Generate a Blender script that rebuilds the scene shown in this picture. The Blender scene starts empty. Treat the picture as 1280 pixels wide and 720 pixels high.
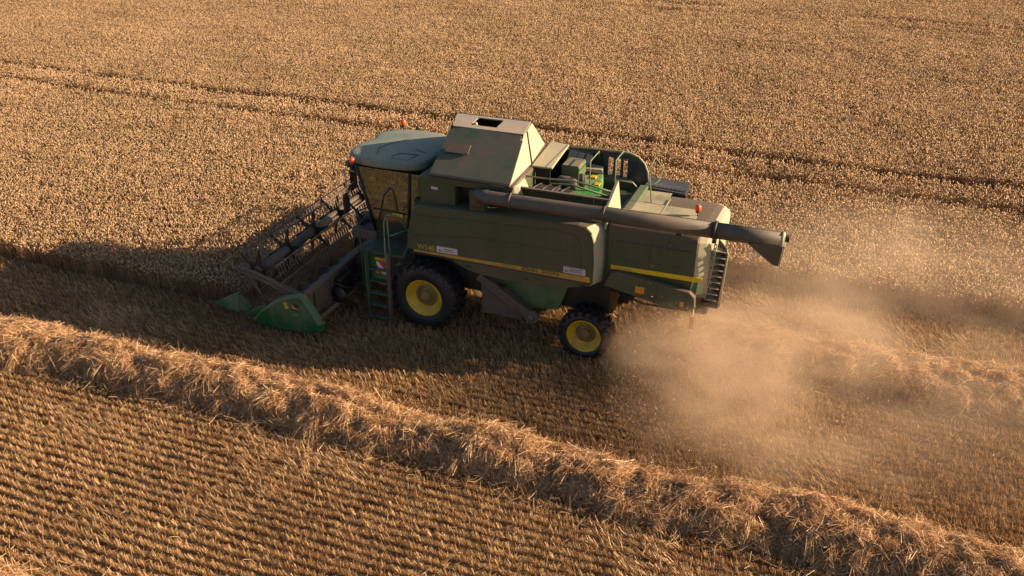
import bpy, bmesh, math, random
import numpy as np
from mathutils import Matrix, Vector

# ------------------------------------------------------------------ camera, light, exposure
scene = bpy.context.scene
COL = scene.collection
cam_d = bpy.data.cameras.new("camera"); cam = bpy.data.objects.new("camera", cam_d); COL.objects.link(cam)
Rw = Matrix(((0.93291167, -0.16787064, 0.31858321), (0.36010528, 0.43489637, -0.82534195), (0.0, 0.88469463, 0.46617101)))
cam.matrix_world = Matrix.Translation((9.17270763, -19.46408502, 11.6)) @ Rw.to_4x4()
cam_d.sensor_width = 36.0; cam_d.lens = 36.0 * 1191.812 / 1280.0
cam_d.clip_start = 0.1; cam_d.clip_end = 6000
scene.camera = cam

SUN_EL, SUN_AZ = 20.0, 20.0           # azimuth of the sun from +X towards +Y
world = bpy.data.worlds.new("World"); scene.world = world; world.use_nodes = True
wn = world.node_tree.nodes; wn.clear()
wo = wn.new("ShaderNodeOutputWorld"); bg = wn.new("ShaderNodeBackground"); sk = wn.new("ShaderNodeTexSky")
sk.sky_type = 'NISHITA'; sk.sun_disc = False
sk.sun_elevation = math.radians(SUN_EL); sk.sun_rotation = math.radians(90 - SUN_AZ)
sk.air_density = 0.9; sk.dust_density = 1.5; sk.ozone_density = 1.0
bg.inputs["Strength"].default_value = 0.06
world.node_tree.links.new(sk.outputs[0], bg.inputs[0]); world.node_tree.links.new(bg.outputs[0], wo.inputs[0])
sun_d = bpy.data.lights.new("sun", 'SUN'); sun = bpy.data.objects.new("sun", sun_d); COL.objects.link(sun)
sun_d.energy = 5.0; sun_d.angle = math.radians(0.53); sun_d.color = (1.0, 0.73, 0.48)
el, az = math.radians(SUN_EL), math.radians(SUN_AZ)
to_sun = Vector((math.cos(el) * math.cos(az), math.cos(el) * math.sin(az), math.sin(el)))
sun.rotation_euler = to_sun.to_track_quat('Z', 'Y').to_euler()
scene.view_settings.view_transform = 'Standard'; scene.view_settings.look = 'None'
scene.view_settings.exposure = 1.38; scene.view_settings.gamma = 1.0
scene.render.engine = 'CYCLES'
cy = scene.cycles
cy.max_bounces = 5; cy.diffuse_bounces = 2; cy.glossy_bounces = 2; cy.transmission_bounces = 3
cy.transparent_max_bounces = 8; cy.volume_bounces = 1; cy.volume_step_rate = 1.0; cy.volume_max_steps = 96
cy.caustics_reflective = False; cy.caustics_refractive = False; cy.use_denoising = True
cy.sample_clamp_indirect = 4.0

rng = np.random.default_rng(7); random.seed(7)

# ------------------------------------------------------------------ material helpers
def newmat(name):
    m = bpy.data.materials.new(name); m.use_nodes = True
    nt = m.node_tree; nt.nodes.clear()
    return m, nt, nt.nodes.new("ShaderNodeOutputMaterial")
def nd(nt, typ, **kw):
    n = nt.nodes.new(typ)
    for k, v in kw.items():
        if k.startswith('_'): setattr(n, k[1:], v)
        else: n.inputs[k.replace('__', ' ')].default_value = v
    return n
def ramp(nt, stops, fac=None, interp='LINEAR'):
    r = nt.nodes.new("ShaderNodeValToRGB"); cr = r.color_ramp; cr.interpolation = interp
    while len(cr.elements) < len(stops): cr.elements.new(0.5)
    for e, (p, c) in zip(cr.elements, stops):
        e.position = p; e.color = (c[0], c[1], c[2], 1) if hasattr(c, '__len__') else (c, c, c, 1)
    if fac is not None: nt.links.new(fac, r.inputs[0])
    return r
def mixc(nt, a, b, fac, typ='MIX'):
    n = nt.nodes.new("ShaderNodeMix"); n.data_type = 'RGBA'; n.blend_type = typ
    for s, v in ((6, a), (7, b), (0, fac)):
        if isinstance(v, bpy.types.NodeSocket): nt.links.new(v, n.inputs[s])
        elif hasattr(v, '__len__'): n.inputs[s].default_value = (v[0], v[1], v[2], 1)
        else: n.inputs[s].default_value = v
    return n.outputs[2]
def mth(nt, op, a, b=None, c=None, clamp=False):
    n = nt.nodes.new("ShaderNodeMath"); n.operation = op; n.use_clamp = clamp
    for i, v in enumerate((a, b, c)):
        if v is None: continue
        if isinstance(v, bpy.types.NodeSocket): nt.links.new(v, n.inputs[i])
        else: n.inputs[i].default_value = v
    return n.outputs[0]
def noise(nt, scale, detail=3, rough=0.55, vec=None, dim='3D'):
    n = nd(nt, "ShaderNodeTexNoise", Scale=scale, Detail=detail, Roughness=rough)
    if vec is not None: nt.links.new(vec, n.inputs['Vector'])
    return n.outputs['Fac']

DUST = (0.20, 0.145, 0.10)
def paint(name, col, dust=0.45, rough=0.45, dustcol=DUST, metal=0.0, scale=1.4, topdust=0.35, spec=0.4):
    """farm machine paint under a broken film of field dust (the dust lies in blotches and settles on tops)"""
    m, nt, out = newmat(name); L = nt.links
    geo = nt.nodes.new("ShaderNodeNewGeometry")
    pos = geo.outputs['Position']
    big = noise(nt, scale, 4, 0.6, pos); fine = noise(nt, 22, 5, 0.7, pos)
    mp = nd(nt, "ShaderNodeMapping"); mp.inputs['Scale'].default_value = (9, 9, 0.9); L.new(pos, mp.inputs[0])
    streak = noise(nt, 1.0, 3, 0.6, mp.outputs[0])
    sep = nt.nodes.new("ShaderNodeSeparateXYZ"); L.new(geo.outputs['Normal'], sep.inputs[0])
    up = mth(nt, 'MULTIPLY', mth(nt, 'MAXIMUM', sep.outputs[2], 0.0), topdust)
    f = mth(nt, 'ADD', mth(nt, 'MULTIPLY', big, 1.3), mth(nt, 'MULTIPLY', fine, 0.35))
    f = mth(nt, 'ADD', f, mth(nt, 'MULTIPLY', streak, 0.5))
    f = mth(nt, 'ADD', mth(nt, 'MULTIPLY', mth(nt, 'SUBTRACT', f, 1.07), 1.5), dust)
    f = mth(nt, 'ADD', f, up, clamp=True)
    c = mixc(nt, col, dustcol, f)
    p = nd(nt, "ShaderNodeBsdfPrincipled", Metallic=metal)
    p.inputs['Specular IOR Level'].default_value = spec
    L.new(c, p.inputs['Base Color'])
    L.new(mth(nt, 'ADD', mth(nt, 'MULTIPLY', f, 0.35), rough, clamp=True), p.inputs['Roughness'])
    bm_ = nd(nt, "ShaderNodeBump", Strength=0.12, Distance=0.01); L.new(fine, bm_.inputs['Height']); L.new(bm_.outputs[0], p.inputs['Normal'])
    L.new(p.outputs[0], out.inputs[0])
    return m

M = {}
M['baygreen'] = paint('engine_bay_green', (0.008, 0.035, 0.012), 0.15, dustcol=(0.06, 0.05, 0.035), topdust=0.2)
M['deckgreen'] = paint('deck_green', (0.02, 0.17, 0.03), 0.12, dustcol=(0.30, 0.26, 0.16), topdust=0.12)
M['green']   = paint('green_paint', (0.012, 0.105, 0.022), 0.32)
M['shield']  = paint('shield_green', (0.009, 0.092, 0.024), 0.12, topdust=0.5)
M['panel']   = paint('panel_green', (0.015, 0.058, 0.014), 0.62, dustcol=(0.105, 0.078, 0.048), topdust=0.2, scale=0.5)
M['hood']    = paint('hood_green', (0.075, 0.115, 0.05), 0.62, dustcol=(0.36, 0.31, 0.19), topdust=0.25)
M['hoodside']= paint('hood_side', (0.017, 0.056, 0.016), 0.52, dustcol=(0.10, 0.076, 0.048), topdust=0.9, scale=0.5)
M['roof']    = paint('roof_green', (0.10, 0.17, 0.135), 0.35, dustcol=(0.24, 0.225, 0.17), topdust=0.25, scale=1.0)
M['flap']    = paint('flap_green', (0.018, 0.075, 0.034), 0.56, dustcol=(0.115, 0.085, 0.068), topdust=0.05, scale=1.5, rough=0.55)
M['cream']   = paint('dusty_cream_metal', (0.27, 0.29, 0.18), 0.62, dustcol=(0.36, 0.31, 0.21), topdust=0.1)  # on rear faces this also carries a sunlit look in its colour
M['tanktop'] = paint('tank_top_metal', (0.24, 0.22, 0.18), 0.5, dustcol=(0.34, 0.27, 0.20), topdust=0.1)
M['auger']   = paint('auger_tube_paint', (0.04, 0.045, 0.030), 0.58, dustcol=(0.115, 0.088, 0.064), topdust=0.25, scale=1.0, rough=0.35)
M['metal']   = paint('dusty_steel', (0.07, 0.06, 0.054), 0.5, dustcol=(0.14, 0.10, 0.072), topdust=0.25, metal=0.25)
M['reeltube']= paint('reel_tube_steel', (0.06, 0.054, 0.05), 0.45, dustcol=(0.14, 0.105, 0.08), topdust=0.2, metal=0.2)
M['bat']     = paint('reel_bar_steel', (0.04, 0.036, 0.034), 0.4, topdust=0.2)
M['black']   = paint('black_metal', (0.012, 0.012, 0.013), 0.12, dustcol=(0.07, 0.055, 0.045), topdust=0.25)
M['dark']    = paint('grimy_dark', (0.012, 0.012, 0.010), 0.18, dustcol=(0.05, 0.038, 0.027), topdust=0.35)
M['archgrey']= paint('dark_plastic', (0.03, 0.034, 0.042), 0.15, dustcol=(0.09, 0.085, 0.08), topdust=0.2)
M['yellow']  = paint('yellow_paint', (0.58, 0.36, 0.012), 0.10, dustcol=(0.22, 0.14, 0.06), topdust=0.05, scale=3.0)
M['hubdirt'] = paint('dirty_hub', (0.30, 0.18, 0.03), 0.5, dustcol=(0.12, 0.08, 0.05), topdust=0.1, scale=4.0)
M['stripe']  = paint('yellow_stripe', (0.55, 0.30, 0.02), 0.38, dustcol=(0.26, 0.15, 0.06), topdust=0.0)
M['stripe2'] = paint('yellow_stripe_clean', (0.62, 0.42, 0.015), 0.08, dustcol=(0.3, 0.2, 0.05), topdust=0.0)
M['decal']   = paint('white_decal', (0.55, 0.50, 0.50), 0.25, dustcol=(0.3, 0.24, 0.22), topdust=0.0)
M['ink']     = paint('decal_ink', (0.08, 0.05, 0.06), 0.1, topdust=0.0)
M['textyel'] = paint('yellow_lettering', (0.50, 0.30, 0.03), 0.2, dustcol=(0.22, 0.14, 0.06), topdust=0.0)
M['textgrn'] = paint('green_lettering', (0.06, 0.07, 0.02), 0.2, dustcol=(0.13, 0.08, 0.03), topdust=0.0)
M['orange']  = paint('orange_sticker', (0.55, 0.22, 0.02), 0.15, dustcol=(0.3, 0.17, 0.07), topdust=0.0)
M['red']     = paint('red_board', (0.42, 0.015, 0.02), 0.1, dustcol=(0.2, 0.08, 0.06), topdust=0.0)
M['white']   = paint('white_board', (0.55, 0.52, 0.52), 0.15, dustcol=(0.35, 0.27, 0.22), topdust=0.0)
M['rail']    = paint('pale_green_rail', (0.09, 0.18, 0.09), 0.45, dustcol=(0.24, 0.21, 0.13), topdust=0.1)
M['ladder']  = paint('ladder_green', (0.014, 0.050, 0.018), 0.40, dustcol=(0.085, 0.07, 0.045), topdust=0.15)

def rubber():
    m, nt, out = newmat('tyre_rubber'); L = nt.links
    geo = nt.nodes.new("ShaderNodeNewGeometry")
    n1 = noise(nt, 6, 4, 0.6, geo.outputs['Position'])
    c = ramp(nt, [(0.35, (0.006, 0.006, 0.009)), (0.75, (0.022, 0.019, 0.018))], n1)
    p = nd(nt, "ShaderNodeBsdfPrincipled", Roughness=0.55); L.new(c.outputs[0], p.inputs['Base Color']); L.new(p.outputs[0], out.inputs[0]); return m
M['rubber'] = rubber()
def glass():
    m, nt, out = newmat('cab_glass'); L = nt.links
    geo = nt.nodes.new("ShaderNodeNewGeometry")
    g = nd(nt, "ShaderNodeBsdfGlossy", Roughness=0.04); g.inputs['Color'].default_value = (0.85, 0.95, 0.8, 1)
    t = nd(nt, "ShaderNodeBsdfTransparent"); t.inputs['Color'].default_value = (0.10, 0.17, 0.125, 1)
    d = nd(nt, "ShaderNodeBsdfDiffuse"); d.inputs['Color'].default_value = (0.085, 0.105, 0.068, 1)
    fr = nd(nt, "ShaderNodeFresnel", IOR=1.55)
    dn = noise(nt, 3.0, 4, 0.6, geo.outputs['Position'])
    m1 = nt.nodes.new("ShaderNodeMixShader"); m2 = nt.nodes.new("ShaderNodeMixShader")
    L.new(mth(nt, 'MULTIPLY', dn, 0.75), m1.inputs[0]); L.new(t.outputs[0], m1.inputs[1]); L.new(d.outputs[0], m1.inputs[2])
    L.new(mth(nt, 'ADD', fr.outputs[0], 0.06), m2.inputs[0]); L.new(m1.outputs[0], m2.inputs[1]); L.new(g.outputs[0], m2.inputs[2])
    L.new(m2.outputs[0], out.inputs[0]); return m
M['glass'] = glass()
def beacon_m():
    m, nt, out = newmat('orange_beacon_plastic')
    p = nd(nt, "ShaderNodeBsdfPrincipled", Roughness=0.25); p.inputs['Base Color'].default_value = (0.75, 0.10, 0.02, 1)
    p.inputs['Subsurface Weight'].default_value = 0.3; p.inputs['Subsurface Radius'].default_value = (0.05, 0.02, 0.01)
    nt.links.new(p.outputs[0], out.inputs[0]); return m
M['beacon'] = beacon_m()

def straw_mat(name, stops, transl=0.3, perobj=0.25, patch=None, rough=0.6):
    """dry plant fibre: colour per straw, per tuft, and slow patches over the field"""
    m, nt, out = newmat(name); L = nt.links
    geo = nt.nodes.new("ShaderNodeNewGeometry"); oi = nt.nodes.new("ShaderNodeObjectInfo")
    f = mth(nt, 'ADD', mth(nt, 'MULTIPLY', geo.outputs['Random Per Island'], 1 - perobj), mth(nt, 'MULTIPLY', oi.outputs['Random'], perobj))
    c = ramp(nt, stops, f).outputs[0]
    if patch:
        n1 = noise(nt, patch[0], 3, 0.6, geo.outputs['Position'])
        n2 = noise(nt, patch[0] * 5.3, 2, 0.5, geo.outputs['Position'])
        nn = mth(nt, 'ADD', mth(nt, 'MULTIPLY', n1, 0.6), mth(nt, 'MULTIPLY', n2, 0.4))
        r = ramp(nt, [(0.32, patch[1]), (0.68, patch[2])], nn)
        c = mixc(nt, c, r.outputs[0], 1.0, 'MULTIPLY')
    d = nd(nt, "ShaderNodeBsdfDiffuse"); t = nd(nt, "ShaderNodeBsdfTranslucent")
    L.new(c, d.inputs[0]); L.new(c, t.inputs[0])
    mx = nt.nodes.new("ShaderNodeMixShader"); mx.inputs[0].default_value = transl
    L.new(d.outputs[0], mx.inputs[1]); L.new(t.outputs[0], mx.inputs[2])
    g = nd(nt, "ShaderNodeBsdfGlossy", Roughness=0.45); g.inputs[0].default_value = (0.9, 0.8, 0.6, 1)
    m2 = nt.nodes.new("ShaderNodeMixShader"); m2.inputs[0].default_value = 0.05
    L.new(mx.outputs[0], m2.inputs[1]); L.new(g.outputs[0], m2.inputs[2])
    L.new(m2.outputs[0], out.inputs[0]); return m
PW = ((0.80, 0.76, 0.70), (1.12, 1.06, 1.0))
M['ear']   = straw_mat('wheat_ear', [(0, (0.48, 0.345, 0.205)), (0.5, (0.63, 0.465, 0.285)), (1, (0.75, 0.585, 0.385))], 0.38, 0.2, (0.35,) + PW)
M['stem']  = straw_mat('wheat_stem', [(0, (0.22, 0.115, 0.06)), (0.6, (0.40, 0.24, 0.13)), (1, (0.54, 0.36, 0.20))], 0.3, 0.2, (0.35,) + PW)
M['stub']  = straw_mat('stubble_straw', [(0, (0.10, 0.045, 0.018)), (0.5, (0.43, 0.255, 0.112)), (1, (0.80, 0.585, 0.335))], 0.3, 0.2, (0.5, (0.8, 0.76, 0.7), (1.1, 1.08, 1.05)))
M['wind']  = straw_mat('loose_straw', [(0, (0.22, 0.115, 0.05)), (0.5, (0.60, 0.375, 0.195)), (1, (0.88, 0.67, 0.43))], 0.42, 0.0, (1.1, (0.8, 0.74, 0.68), (1.1, 1.08, 1.05)))
M['stalk'] = straw_mat('long_stalk', [(0, (0.30, 0.18, 0.09)), (0.5, (0.60, 0.41, 0.23)), (1, (0.82, 0.64, 0.42))], 0.3, 0.0, (1.1, (0.85, 0.8, 0.75), (1.1, 1.08, 1.05)))
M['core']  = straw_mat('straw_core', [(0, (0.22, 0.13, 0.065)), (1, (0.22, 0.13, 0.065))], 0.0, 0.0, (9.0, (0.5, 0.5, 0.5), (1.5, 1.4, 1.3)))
def soil():
    m, nt, out = newmat('field_soil'); L = nt.links
    geo = nt.nodes.new("ShaderNodeNewGeometry"); pos = geo.outputs['Position']
    n1 = noise(nt, 1.2, 5, 0.65, pos); n2 = noise(nt, 45, 4, 0.7, pos)
    c1 = ramp(nt, [(0.3, (0.08, 0.048, 0.026)), (0.7, (0.15, 0.094, 0.052))], n1).outputs[0]
    c2 = ramp(nt, [(0.52, (0, 0, 0)), (0.66, (1, 1, 1))], n2).outputs[0]
    c = mixc(nt, c1, (0.30, 0.20, 0.10), mth(nt, 'MULTIPLY', c2, 0.6))
    p = nd(nt, "ShaderNodeBsdfDiffuse"); L.new(c, p.inputs[0])
    b = nd(nt, "ShaderNodeBump", Strength=0.6, Distance=0.03); L.new(n2, b.inputs['Height']); L.new(b.outputs[0], p.inputs['Normal'])
    L.new(p.outputs[0], out.inputs[0]); return m
M['soil'] = soil()
def canopy():
    m, nt, out = newmat('distant_crop'); L = nt.links
    geo = nt.nodes.new("ShaderNodeNewGeometry"); pos = geo.outputs['Position']
    n1 = noise(nt, 0.1, 4, 0.6, pos); n2 = noise(nt, 6, 4, 0.7, pos)
    c = mixc(nt, ramp(nt, [(0.3, (0.26, 0.17, 0.095)), (0.7, (0.36, 0.25, 0.15))], n1).outputs[0], ramp(nt, [(0.3, 0.6), (0.7, 1.15)], n2).outputs[0], 1.0, 'MULTIPLY')
    p = nd(nt, "ShaderNodeBsdfDiffuse"); L.new(c, p.inputs[0])
    b = nd(nt, "ShaderNodeBump", Strength=1.0, Distance=0.2); L.new(n2, b.inputs['Height']); L.new(b.outputs[0], p.inputs['Normal'])
    L.new(p.outputs[0], out.inputs[0]); return m
M['canopy'] = canopy()

# ------------------------------------------------------------------ object helpers
def tag(o, label=None, cat=None, group=None, kind=None):
    if label: o['label'] = label
    if cat: o['category'] = cat
    if group: o['group'] = group
    if kind: o['kind'] = kind
    return o
def empty(name, loc):
    o = bpy.data.objects.new(name, None); COL.objects.link(o); o.location = loc; o.empty_display_size = 0.5
    return o
def root_loc(p):
    v = Vector((0, 0, 0))
    while p is not None: v = v + Vector(p.location); p = p.parent
    return v
class MB:
    """collects shapes in world coordinates, then links them as one mesh object"""
    def __init__(s): s.bm = bmesh.new()
    def faces(s, vs, fs, smooth=False):
        b = [s.bm.verts.new(v) for v in vs]; out = []
        for f in fs:
            try:
                q = s.bm.faces.new([b[i] for i in f]); q.smooth = smooth; out.append(q)
            except ValueError: pass
        return b, out
    def box(s, a, b, bev=0.0, m=None):
        (x0, y0, z0), (x1, y1, z1) = a, b
        vs = [(x, y, z) for x in (x0, x1) for y in (y0, y1) for z in (z0, z1)]
        vs = [Vector(v) for v in vs]
        if m is not None: vs = [m @ v for v in vs]
        bv, fc = s.faces(vs, [(0, 1, 3, 2), (4, 6, 7, 5), (0, 4, 5, 1), (2, 3, 7, 6), (0, 2, 6, 4), (1, 5, 7, 3)])
        if bev > 0:
            es = list({e for f in fc for e in f.edges})
            bmesh.ops.bevel(s.bm, geom=es, offset=bev, segments=2, affect='EDGES', profile=0.5)
        return s
    def hexa(s, vs, bev=0.0):   # 8 points: 4 bottom loop, 4 top loop
        bv, fc = s.faces([Vector(v) for v in vs], [(3, 2, 1, 0), (4, 5, 6, 7), (0, 1, 5, 4), (1, 2, 6, 5), (2, 3, 7, 6), (3, 0, 4, 7)])
        if bev > 0: bmesh.ops.bevel(s.bm, geom=list({e for f in fc for e in f.edges}), offset=bev, segments=2, affect='EDGES', profile=0.5)
        return s
    def prism(s, pts, y0, y1, bev=0.0, axis='y', segs=2):
        n = len(pts)
        def P(u, v, w): return {'y': (u, w, v), 'z': (u, v, w), 'x': (w, u, v)}[axis]
        vs = [P(u, v, y0) for u, v in pts] + [P(u, v, y1) for u, v in pts]
        fs = [tuple(range(n))[::-1], tuple(range(n, 2 * n))] + [(i, (i + 1) % n, n + (i + 1) % n, n + i) for i in range(n)]
        bv, fc = s.faces(vs, fs)
        if bev > 0:
            es = list({e for f in fc[:2] for e in f.edges})
            bmesh.ops.bevel(s.bm, geom=es, offset=bev, segments=segs, affect='EDGES', profile=0.5)
        return s
    def tube(s, pts, r, n=8, caps=True, rs=None, smooth=True):
        pts = [Vector(p) for p in pts]; rings = []
        up0 = None
        for i, p in enumerate(pts):
            d = (pts[min(i + 1, len(pts) - 1)] - pts[max(i - 1, 0)]).normalized()
            if up0 is None:
                up0 = Vector((0, 0, 1)) if abs(d.z) < 0.9 else Vector((1, 0, 0))
            a = d.cross(up0).normalized(); b = d.cross(a).normalized(); up0 = -b if False else up0
            rr = rs[i] if rs else r
            rings.append([s.bm.verts.new(p + (a * math.cos(2 * math.pi * k / n) + b * math.sin(2 * math.pi * k / n)) * rr) for k in range(n)])
        for i in range(len(rings) - 1):
            for k in range(n):
                f = s.bm.faces.new((rings[i][k], rings[i][(k + 1) % n], rings[i + 1][(k + 1) % n], rings[i + 1][k])); f.smooth = smooth
        if caps:
            s.bm.faces.new(rings[0][::-1]); s.bm.faces.new(rings[-1])
        return s
    def lathe(s, prof, c, axis='y', n=40, smooth=True, caps=True):   # prof: (radius, offset along the axis)
        rings = []
        for r, h in prof:
            ring = []
            for k in range(n):
                a = 2 * math.pi * k / n; u, v = r * math.cos(a), r * math.sin(a)
                q = {'y': (u, h, v), 'x': (h, u, v), 'z': (u, v, h)}[axis]
                ring.append(s.bm.verts.new(Vector(c) + Vector(q)))
            rings.append(ring)
        for i in range(len(rings) - 1):
            for k in range(n):
                f = s.bm.faces.new((rings[i][k], rings[i][(k + 1) % n], rings[i + 1][(k + 1) % n], rings[i + 1][k])); f.smooth = smooth
        for ring in ((rings[0], rings[-1]) if caps else ()):
            try: s.bm.faces.new(ring)
            except ValueError: pass
        return s
    def build(s, name, mat, parent=None, rear=None):
        bmesh.ops.recalc_face_normals(s.bm, faces=s.bm.faces)
        off = root_loc(parent)
        me = bpy.data.meshes.new(name)
        for v in s.bm.verts: v.co -= off
        s.bm.to_mesh(me); s.bm.free()
        me.materials.append(mat)
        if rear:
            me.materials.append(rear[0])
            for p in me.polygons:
                if p.normal.x > rear[1]: p.material_index = 1  # rear-facing polygons get a paler material: dust plus sunlight put into the colour
        o = bpy.data.objects.new(name, me); COL.objects.link(o); o.parent = parent
        return o
def text_mesh(name, txt, size, mat, parent, origin, xd, zd, extrude=0.004, shear=0.0, sx=1.0):
    c = bpy.data.curves.new(name, 'FONT'); c.body = txt; c.size = size; c.extrude = extrude; c.shear = shear; c.offset = size * 0.012
    o = bpy.data.objects.new(name, c); COL.objects.link(o)
    me = bpy.data.meshes.new_from_object(o.evaluated_get(bpy.context.evaluated_depsgraph_get()))
    COL.objects.unlink(o); bpy.data.objects.remove(o); bpy.data.curves.remove(c)
    xd, zd = Vector(xd), Vector(zd); n = xd.cross(zd)
    off = root_loc(parent)
    for v in me.vertices: v.co = Vector(origin) + xd * v.co.x * sx + zd * v.co.y + n * v.co.z - off
    me.materials.clear(); me.materials.append(mat); me.name = name
    o = bpy.data.objects.new(name, me); COL.objects.link(o); o.parent = parent
    return o

# ------------------------------------------------------------------ fibre helpers (numpy)
def unit(v): return v / np.maximum(np.linalg.norm(v, axis=-1, keepdims=True), 1e-9)
class Fib:
    def __init__(s): s.v = []; s.q = []; s.t = []; s.qm = []; s.tm = []; s.n = 0
    def ribbons(s, base, d, length, width, bend=None, segs=2, mat=0, taper=0.5, side=None):
        """thin flat straws; bend = offset vector reached at the tip"""
        N = len(base); d = unit(d)
        if side is None: side = np.cross(d, unit(rng.normal(size=(N, 3))))
        side = unit(side) * (np.broadcast_to(width, (N,))[:, None] / 2)
        L = np.broadcast_to(length, (N,))[:, None]
        rows = []
        for k in range(segs + 1):
            t = k / segs
            c = base + d * L * t
            if bend is not None: c = c + bend * t * t
            w = 1 - (1 - taper) * t
            rows += [c - side * w, c + side * w]
        V = np.stack(rows, 1).reshape(-1, 3); K = 2 * (segs + 1)
        b = s.n + np.arange(N)[:, None] * K
        Q = np.concatenate([b + np.array([[2 * k, 2 * k + 1, 2 * k + 3, 2 * k + 2]]) for k in range(segs)], 0)
        s.v.append(V); s.q.append(Q); s.qm.append(np.full(len(Q), mat)); s.n += len(V)
        return base + d * L + (bend if bend is not None else 0)
    def spindles(s, base, d, length, rad, mat=0):
        """ears: three-sided spindles with a thick middle"""
        N = len(base); d = unit(d); a = unit(np.cross(d, unit(rng.normal(size=(N, 3))))); b = np.cross(d, a)
        L = np.broadcast_to(length, (N,))[:, None]; R = np.broadcast_to(rad, (N,))[:, None]
        rows = [base]
        for t, w in ((0.25, 1.0), (0.7, 0.85)):
            for k in range(3):
                an = 2 * math.pi * k / 3 + t
                rows.append(base + d * L * t + (a * math.cos(an) + b * math.sin(an)) * R * w)
        rows.append(base + d * L)
        V = np.stack(rows, 1).reshape(-1, 3); o = s.n + np.arange(N)[:, None] * 8
        T = [o + np.array([[0, 1 + k, 1 + (k + 1) % 3]]) for k in range(3)] + [o + np.array([[7, 4 + (k + 1) % 3, 4 + k]]) for k in range(3)]
        Q = [o + np.array([[1 + k, 4 + k, 4 + (k + 1) % 3, 1 + (k + 1) % 3]]) for k in range(3)]
        T = np.concatenate(T); Q = np.concatenate(Q)
        s.v.append(V); s.t.append(T); s.q.append(Q); s.tm.append(np.full(len(T), mat)); s.qm.append(np.full(len(Q), mat)); s.n += len(V)
    def mesh(s, name, mats):
        V = np.concatenate(s.v).astype(np.float32)
        Q = np.concatenate(s.q) if s.q else np.zeros((0, 4), int); T = np.concatenate(s.t) if s.t else np.zeros((0, 3), int)
        mi = np.concatenate((s.qm + s.tm)).astype(np.int32)
        me = bpy.data.meshes.new(name)
        me.vertices.add(len(V)); me.vertices.foreach_set('co', V.ravel())
        nl = Q.size + T.size; me.loops.add(nl); me.loops.foreach_set('vertex_index', np.concatenate([Q.ravel(), T.ravel()]).astype(np.int32))
        nf = len(Q) + len(T); me.polygons.add(nf)
        st = np.concatenate([np.arange(len(Q)) * 4, Q.size + np.arange(len(T)) * 3]).astype(np.int32)
        me.polygons.foreach_set('loop_start', st)
        me.polygons.foreach_set('material_index', mi)
        me.update(calc_edges=True); me.validate()
        for m in mats: me.materials.append(m)
        return me
def rnd_dir(n, up=0.0, spread=1.0):
    v = rng.normal(size=(n, 3)) * spread; v[:, 2] += up; return unit(v)

def scatter_object(name, variants, pts, rots, scls, idx):
    """one object: geometry nodes set the tile meshes on points"""
    col = bpy.data.collections.new(name + "_tiles")
    for i, me in enumerate(variants):
        o = bpy.data.objects.new("%s_tile.%03d" % (name, i), me); col.objects.link(o)
    me = bpy.data.meshes.new(name); me.vertices.add(len(pts)); me.vertices.foreach_set('co', np.asarray(pts, np.float32).ravel())
    a = me.attributes.new('rot', 'FLOAT_VECTOR', 'POINT'); a.data.foreach_set('vector', np.asarray(rots, np.float32).ravel())
    a = me.attributes.new('scl', 'FLOAT_VECTOR', 'POINT'); a.data.foreach_set('vector', np.asarray(scls, np.float32).ravel())
    a = me.attributes.new('idx', 'INT', 'POINT'); a.data.foreach_set('value', np.asarray(idx, np.int32))
    me.update()
    o = bpy.data.objects.new(name, me); COL.objects.link(o)
    ng = bpy.data.node_groups.new(name + "_scatter", 'GeometryNodeTree')
    ng.interface.new_socket('Geometry', in_out='INPUT', socket_type='NodeSocketGeometry')
    ng.interface.new_socket('Geometry', in_out='OUTPUT', socket_type='NodeSocketGeometry')
    gi, go = ng.nodes.new('NodeGroupInput'), ng.nodes.new('NodeGroupOutput')
    ip = ng.nodes.new('GeometryNodeInstanceOnPoints'); ci = ng.nodes.new('GeometryNodeCollectionInfo')
    ci.inputs['Collection'].default_value = col; ci.inputs['Separate Children'].default_value = True; ci.inputs['Reset Children'].default_value = True
    def attr(n, t):
        x = ng.nodes.new('GeometryNodeInputNamedAttribute'); x.data_type = t; x.inputs['Name'].default_value = n; return x.outputs['Attribute']
    L = ng.links
    L.new(gi.outputs[0], ip.inputs['Points']); L.new(ci.outputs[0], ip.inputs['Instance'])
    ip.inputs['Pick Instance'].default_value = True
    L.new(attr('idx', 'INT'), ip.inputs['Instance Index'])
    L.new(attr('rot', 'FLOAT_VECTOR'), ip.inputs['Rotation']); L.new(attr('scl', 'FLOAT_VECTOR'), ip.inputs['Scale'])
    L.new(ip.outputs[0], go.inputs[0])
    md = o.modifiers.new('scatter', 'NODES'); md.node_group = ng
    return o

def vnoise(x, y, s, seed=0):
    """cheap smooth value noise"""
    r = np.random.default_rng(100 + seed).random((64, 64))
    u, v = np.asarray(x) / s + 1000, np.asarray(y) / s + 1000
    i, j = np.floor(u).astype(int), np.floor(v).astype(int); fu, fv = u - i, v - j
    fu, fv = fu * fu * (3 - 2 * fu), fv * fv * (3 - 2 * fv)
    g = lambda a, b: r[a % 64, b % 64]
    return (g(i, j) * (1 - fu) + g(i + 1, j) * fu) * (1 - fv) + (g(i, j + 1) * (1 - fu) + g(i + 1, j + 1) * fu) * fv

# ================================================================== GROUND
b = MB(); b.faces([(-3000, -1500, 0), (3000, -1500, 0), (3000, 4500, 0), (-3000, 4500, 0)], [(0, 1, 2, 3)])
g = b.build('ground', M['soil']); tag(g, 'bare brown field soil under crop and stubble', 'ground', kind='structure')
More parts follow.
